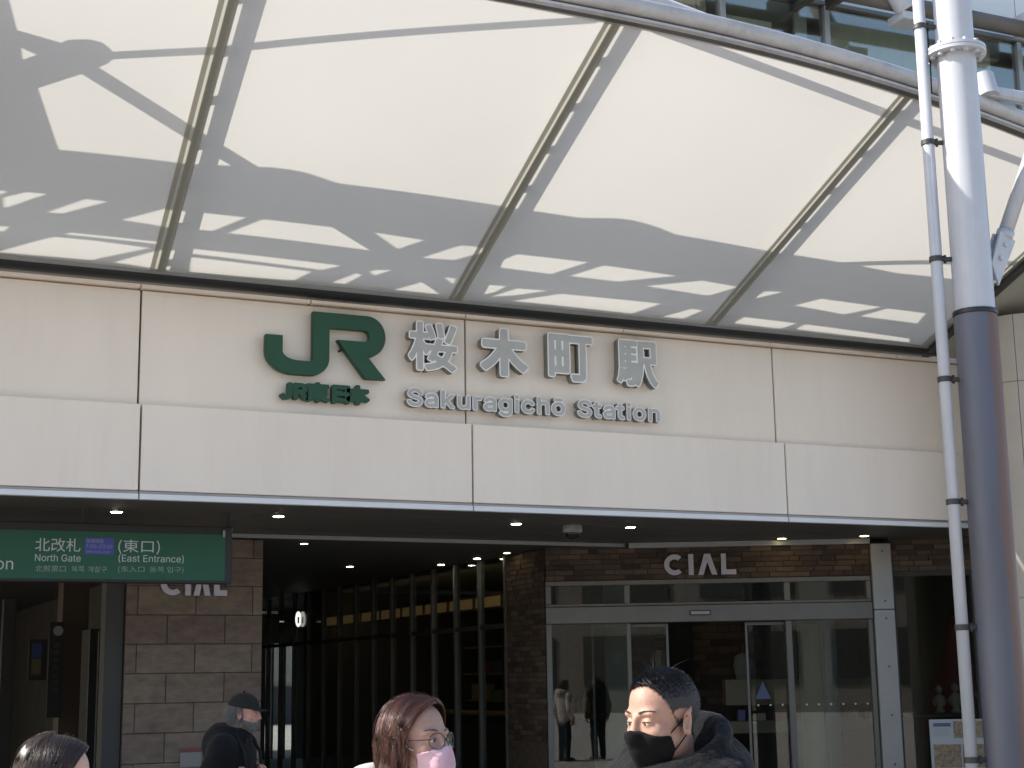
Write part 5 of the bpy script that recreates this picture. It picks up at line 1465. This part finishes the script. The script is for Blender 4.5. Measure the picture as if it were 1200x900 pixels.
FR = mat('spectacle_frame', (.05, .022, .016), .25, metal=.4)
for y in (-1, 1):
    cx_, cz_ = .032 * y, -.006
    ring = [(.1065 - 5.0 * (cx_ + .027 * math.cos(a)) ** 2, cx_ + .0265 * math.cos(a), cz_ + .0225 * math.sin(a)) for a in np.linspace(0, 2 * math.pi, 29)]
    rim = tube_part(w1, 'spectacle_rim', ring, .0012, FR, 6)
    lens = MB(); P_ = [w1['hl'](p) for p in ring[:-1]]; lens.add(P_, [tuple(range(len(P_)))])
    ln = part(w1, 'spectacle_lens', lens.mesh('spectacle_lens'), M['lens_glass'], False); ln.parent = rim
    tube_part(w1, 'spectacle_temple', [(.0885, .0585 * y, .000), (.06, .0735 * y, .001), (-.012, .084 * y, .004), (-.03, .080 * y, -.012)], .0013, FR, 6)
tube_part(w1, 'spectacle_bridge', [(.1062, -.0058, -.003), (.109, 0, .000), (.1062, .0058, -.003)], .0011, FR, 6)
CT = cloth_mat('cream_coat', (.62, .56, .52), .4, .5, 9)
def jb2(g):
    jacket_build(w1, g, .96)
    for i in range(20):
        a0, a1 = i * math.pi / 10, (i + 1) * math.pi / 10
        def p(a): return (.10 * math.cos(a) - .03, .115 * math.sin(a), 1.345 + .06 * (1 - math.cos(a)) / 2)
        g.cap(p(a0), p(a1), .036, .036, .04)
    g.ell((-.13, 0, 1.36), (.06, .11, .07), .05)
garment(w1, 'coat', jb2, CT, lo=(-.36, -.42, .58), hi=(.36, .42, 1.55), step=.010, sm=2, cut=lambda p: .66 - p[..., 2])
garment(w1, 'trousers', leg_build(w1, .92), cloth_mat('navy_trousers', (.03, .035, .06)), (-.22, -.28, .04), (.22, .28, 1.02), .012, 2, cut=lambda p: .055 - p[..., 2])
shoes(w1, mat('brown_shoe', (.06, .035, .02), .45))

# ---- dark-haired person at the lower left ----------------------------------
fc = ang((.917, -.252))
SK3 = skin_mat('skin_third', (.50, .33, .26))
g1 = person('dark-haired person whose shiny crown just enters the bottom edge at the left', place((.705, 4.38), fc, .02), fc, 1.535, (0, 6, 0), .02, SK3, fem=True, s=.93, fine=.0055)
strand_part(g1, 'hair', wave(g1, 7000, part_y=.0, curl=.003, drop=(.16, .26), layer=(1.0, 1.06)), .0013, HD)
strand_part(g1, 'stray_hair', wave(g1, 50, part_y=.0, curl=.012, layer=(1.07, 1.15)), .0009, HD)
HSD = mat('dark_hair_shell', (.012, .008, .007), .7)  # near-black brown for the shell beneath these strands
offset_shell(g1, 'hair_base', .002, cap_region, HSD)
garment(g1, 'hair_mass', lambda g: (g.ell(g1['hl']((-.055, 0, -.07)), (.062, .080, .11), .02), g.ell(g1['hl']((-.05, 0, -.15)), (.055, .082, .07), .03)), HSD, (-.25, -.2, 1.1), (.2, .2, 1.57), .009, 1)
face_bits(g1, HD)
offset_shell(g1, 'face_mask', .0045, wreg, cloth_mat('white_mask', (.7, .7, .7), .1, .1, 30), soft, 2)
def jb3(g):
    jacket_build(g1, g, .96)
    for i in range(20):
        a0, a1 = i * math.pi / 10, (i + 1) * math.pi / 10
        def p(a): return (.095 * math.cos(a) - .03, .105 * math.sin(a), 1.268 + .05 * (1 - math.cos(a)) / 2)
        g.cap(p(a0), p(a1), .034, .034, .04)
garment(g1, 'coat', jb3, cloth_mat('black_coat', (.02, .02, .022)), lo=(-.36, -.42, .55), hi=(.36, .42, 1.5), step=.011, sm=2, cut=lambda p: .62 - p[..., 2])
garment(g1, 'trousers', leg_build(g1, .9), cloth_mat('grey_trousers', (.06, .06, .065)), (-.22, -.28, .04), (.22, .28, 1.0), .012, 2, cut=lambda p: .055 - p[..., 2])
shoes(g1, mat('dark_shoe', (.02, .02, .02), .45))

# ---- old man with cap and beard, walking under the canopy -------------------
fd = ang((.803, -.62))
SK4 = skin_mat('skin_old_man', (.46, .25, .19))
arms4 = {-1: [(.05, -.175, 1.275), (-.04, -.275, 1.04), (.12, -.17, 1.10), dict(d=(.75, .45, .45), n=(.1, .9, -.35), curl=1.15, flip=-1)],
         1: [(.05, .175, 1.275), (-.02, .275, 1.04), (.15, .16, 1.10), dict(d=(.75, -.40, .45), n=(.1, -.9, -.35), curl=1.15, flip=1)]}
o1 = person('grey-bearded old man in dark cap and black coat gripping his bag straps', place((2.775, 9.96), fd, .11), fd, 1.605, (4, 2, 0), .11, SK4, arms=arms4, s=.97, fine=.0045)
face_bits(o1, HW, brow=(.004, .007))
CAPM = cloth_mat('dark_cap', (.020, .021, .019), .2, .3, 30)
def capreg(l): return np.maximum(.030 - .14 * (l[..., 0]) - l[..., 2], -1 + 0 * l[..., 0])
cp1 = offset_shell(o1, 'cap', .009, capreg, CAPM, None, 2)
def brim(g):
    for i in range(9):
        a = math.radians(-52 + i * 13); q0 = o1['hl']((.07 * math.cos(a) + .01, .070 * math.sin(a), .026)); q1 = o1['hl']((.152 * math.cos(a * .55) + .005, .080 * math.sin(a), .017 - .010 * abs(math.sin(a))))
        g.cap(q0, q1, .0055, .0045, .010)
bz = garment(o1, 'cap_brim', brim, CAPM, (0.0, -.16, 1.40), (.36, .16, 1.62), .005, 1)
part(o1, 'cap_button', MB().tube([o1['hl']((-.012, 0, .131)), o1['hl']((-.012, 0, .142))], .008, 8).mesh('cap_button'), CAPM)
def beard_reg(l): return np.maximum.reduce([l[..., 2] + .058 + .0 * l[..., 0] - .35 * np.clip(.055 - l[..., 0], 0, .07), -.14 - l[..., 2], .004 - l[..., 0]])
offset_shell(o1, 'beard', .002, beard_reg, mat('beard_base', (.17, .16, .15), .9, noise=.4, nscale=60, bump=.5, bscale=150), None, 1)
def bh(r, n, l):
    d = n * .6 + o1['HR'] @ np.array((.15, 0, -.9)) + RNG.normal(0, .2, 3); d /= np.linalg.norm(d); L = RNG.uniform(.005, .012); return np.stack([r, r + d * L * .5, r + d * L])
strand_part(o1, 'beard_hair', scalp_paths(o1, lambda c: (beard_reg(c) < 0), 1800, bh), .0016, HW)
def oh(r, n, l):
    d = n * .45 + o1['HR'] @ np.array((-.35, 0, -.9)) + RNG.normal(0, .18, 3); d /= np.linalg.norm(d); L = RNG.uniform(.03, .06); return np.stack([r, r + d * L * .5, r + d * L + np.array((0, 0, -.2)) * L])
strand_part(o1, 'hair', scalp_paths(o1, lambda c: (c[:, 2] < .045) & (c[:, 2] > -.055) & (c[:, 0] < .012) & notear(c), 2200, oh), .0017, HW)
JK4 = cloth_mat('black_overcoat', (.008, .0085, .009), .3, .7, 9)
def jb4(g):
    jacket_build(o1, g, 1.12)
    g.ell((-.03, 0, 1.30), (.12, .17, .12), .06)
    for i in range(20):
        a0, a1 = i * math.pi / 10, (i + 1) * math.pi / 10
        def p(a): return (.085 * math.cos(a) + .035, .098 * math.sin(a), 1.345 + .035 * (1 - math.cos(a)) / 2)
        g.cap(p(a0), p(a1), .028, .028, .04)
garment(o1, 'coat', jb4, JK4, lo=(-.36, -.44, .64), hi=(.40, .44, 1.55), step=.010, sm=2, cut=lambda p: .72 - p[..., 2])
part(o1, 'sweater', MB().prism([(-.055, 1.33), (.055, 1.33), (.05, .86), (-.05, .86)], lambda u, v, w: Vector((.178 + w - .10 * max(0, v - 1.15), u, v)), -.05, .0).mesh('sweater'), cloth_mat('brown_sweater', (.025, .023, .017)), False)
STR = cloth_mat('bag_strap', (.018, .016, .020), .2, .1, 40)
for y in (-1, 1):
    part(o1, 'bag_strap', MB().tube([(-.04, .10 * y, 1.395), (.03, .105 * y, 1.415), (.12, .115 * y, 1.345), (.18, .13 * y, 1.24), (.195, .125 * y, 1.14), (.165, .14 * y, 1.0)], .010, 8).mesh('bag_strap'), STR)
garment(o1, 'trousers', leg_build(o1, 1.0), cloth_mat('charcoal_trousers', (.03, .03, .03)), (-.22, -.28, .04), (.22, .28, 1.02), .012, 2, cut=lambda p: .055 - p[..., 2])
shoes(o1, mat('worn_shoe', (.03, .025, .02), .5))
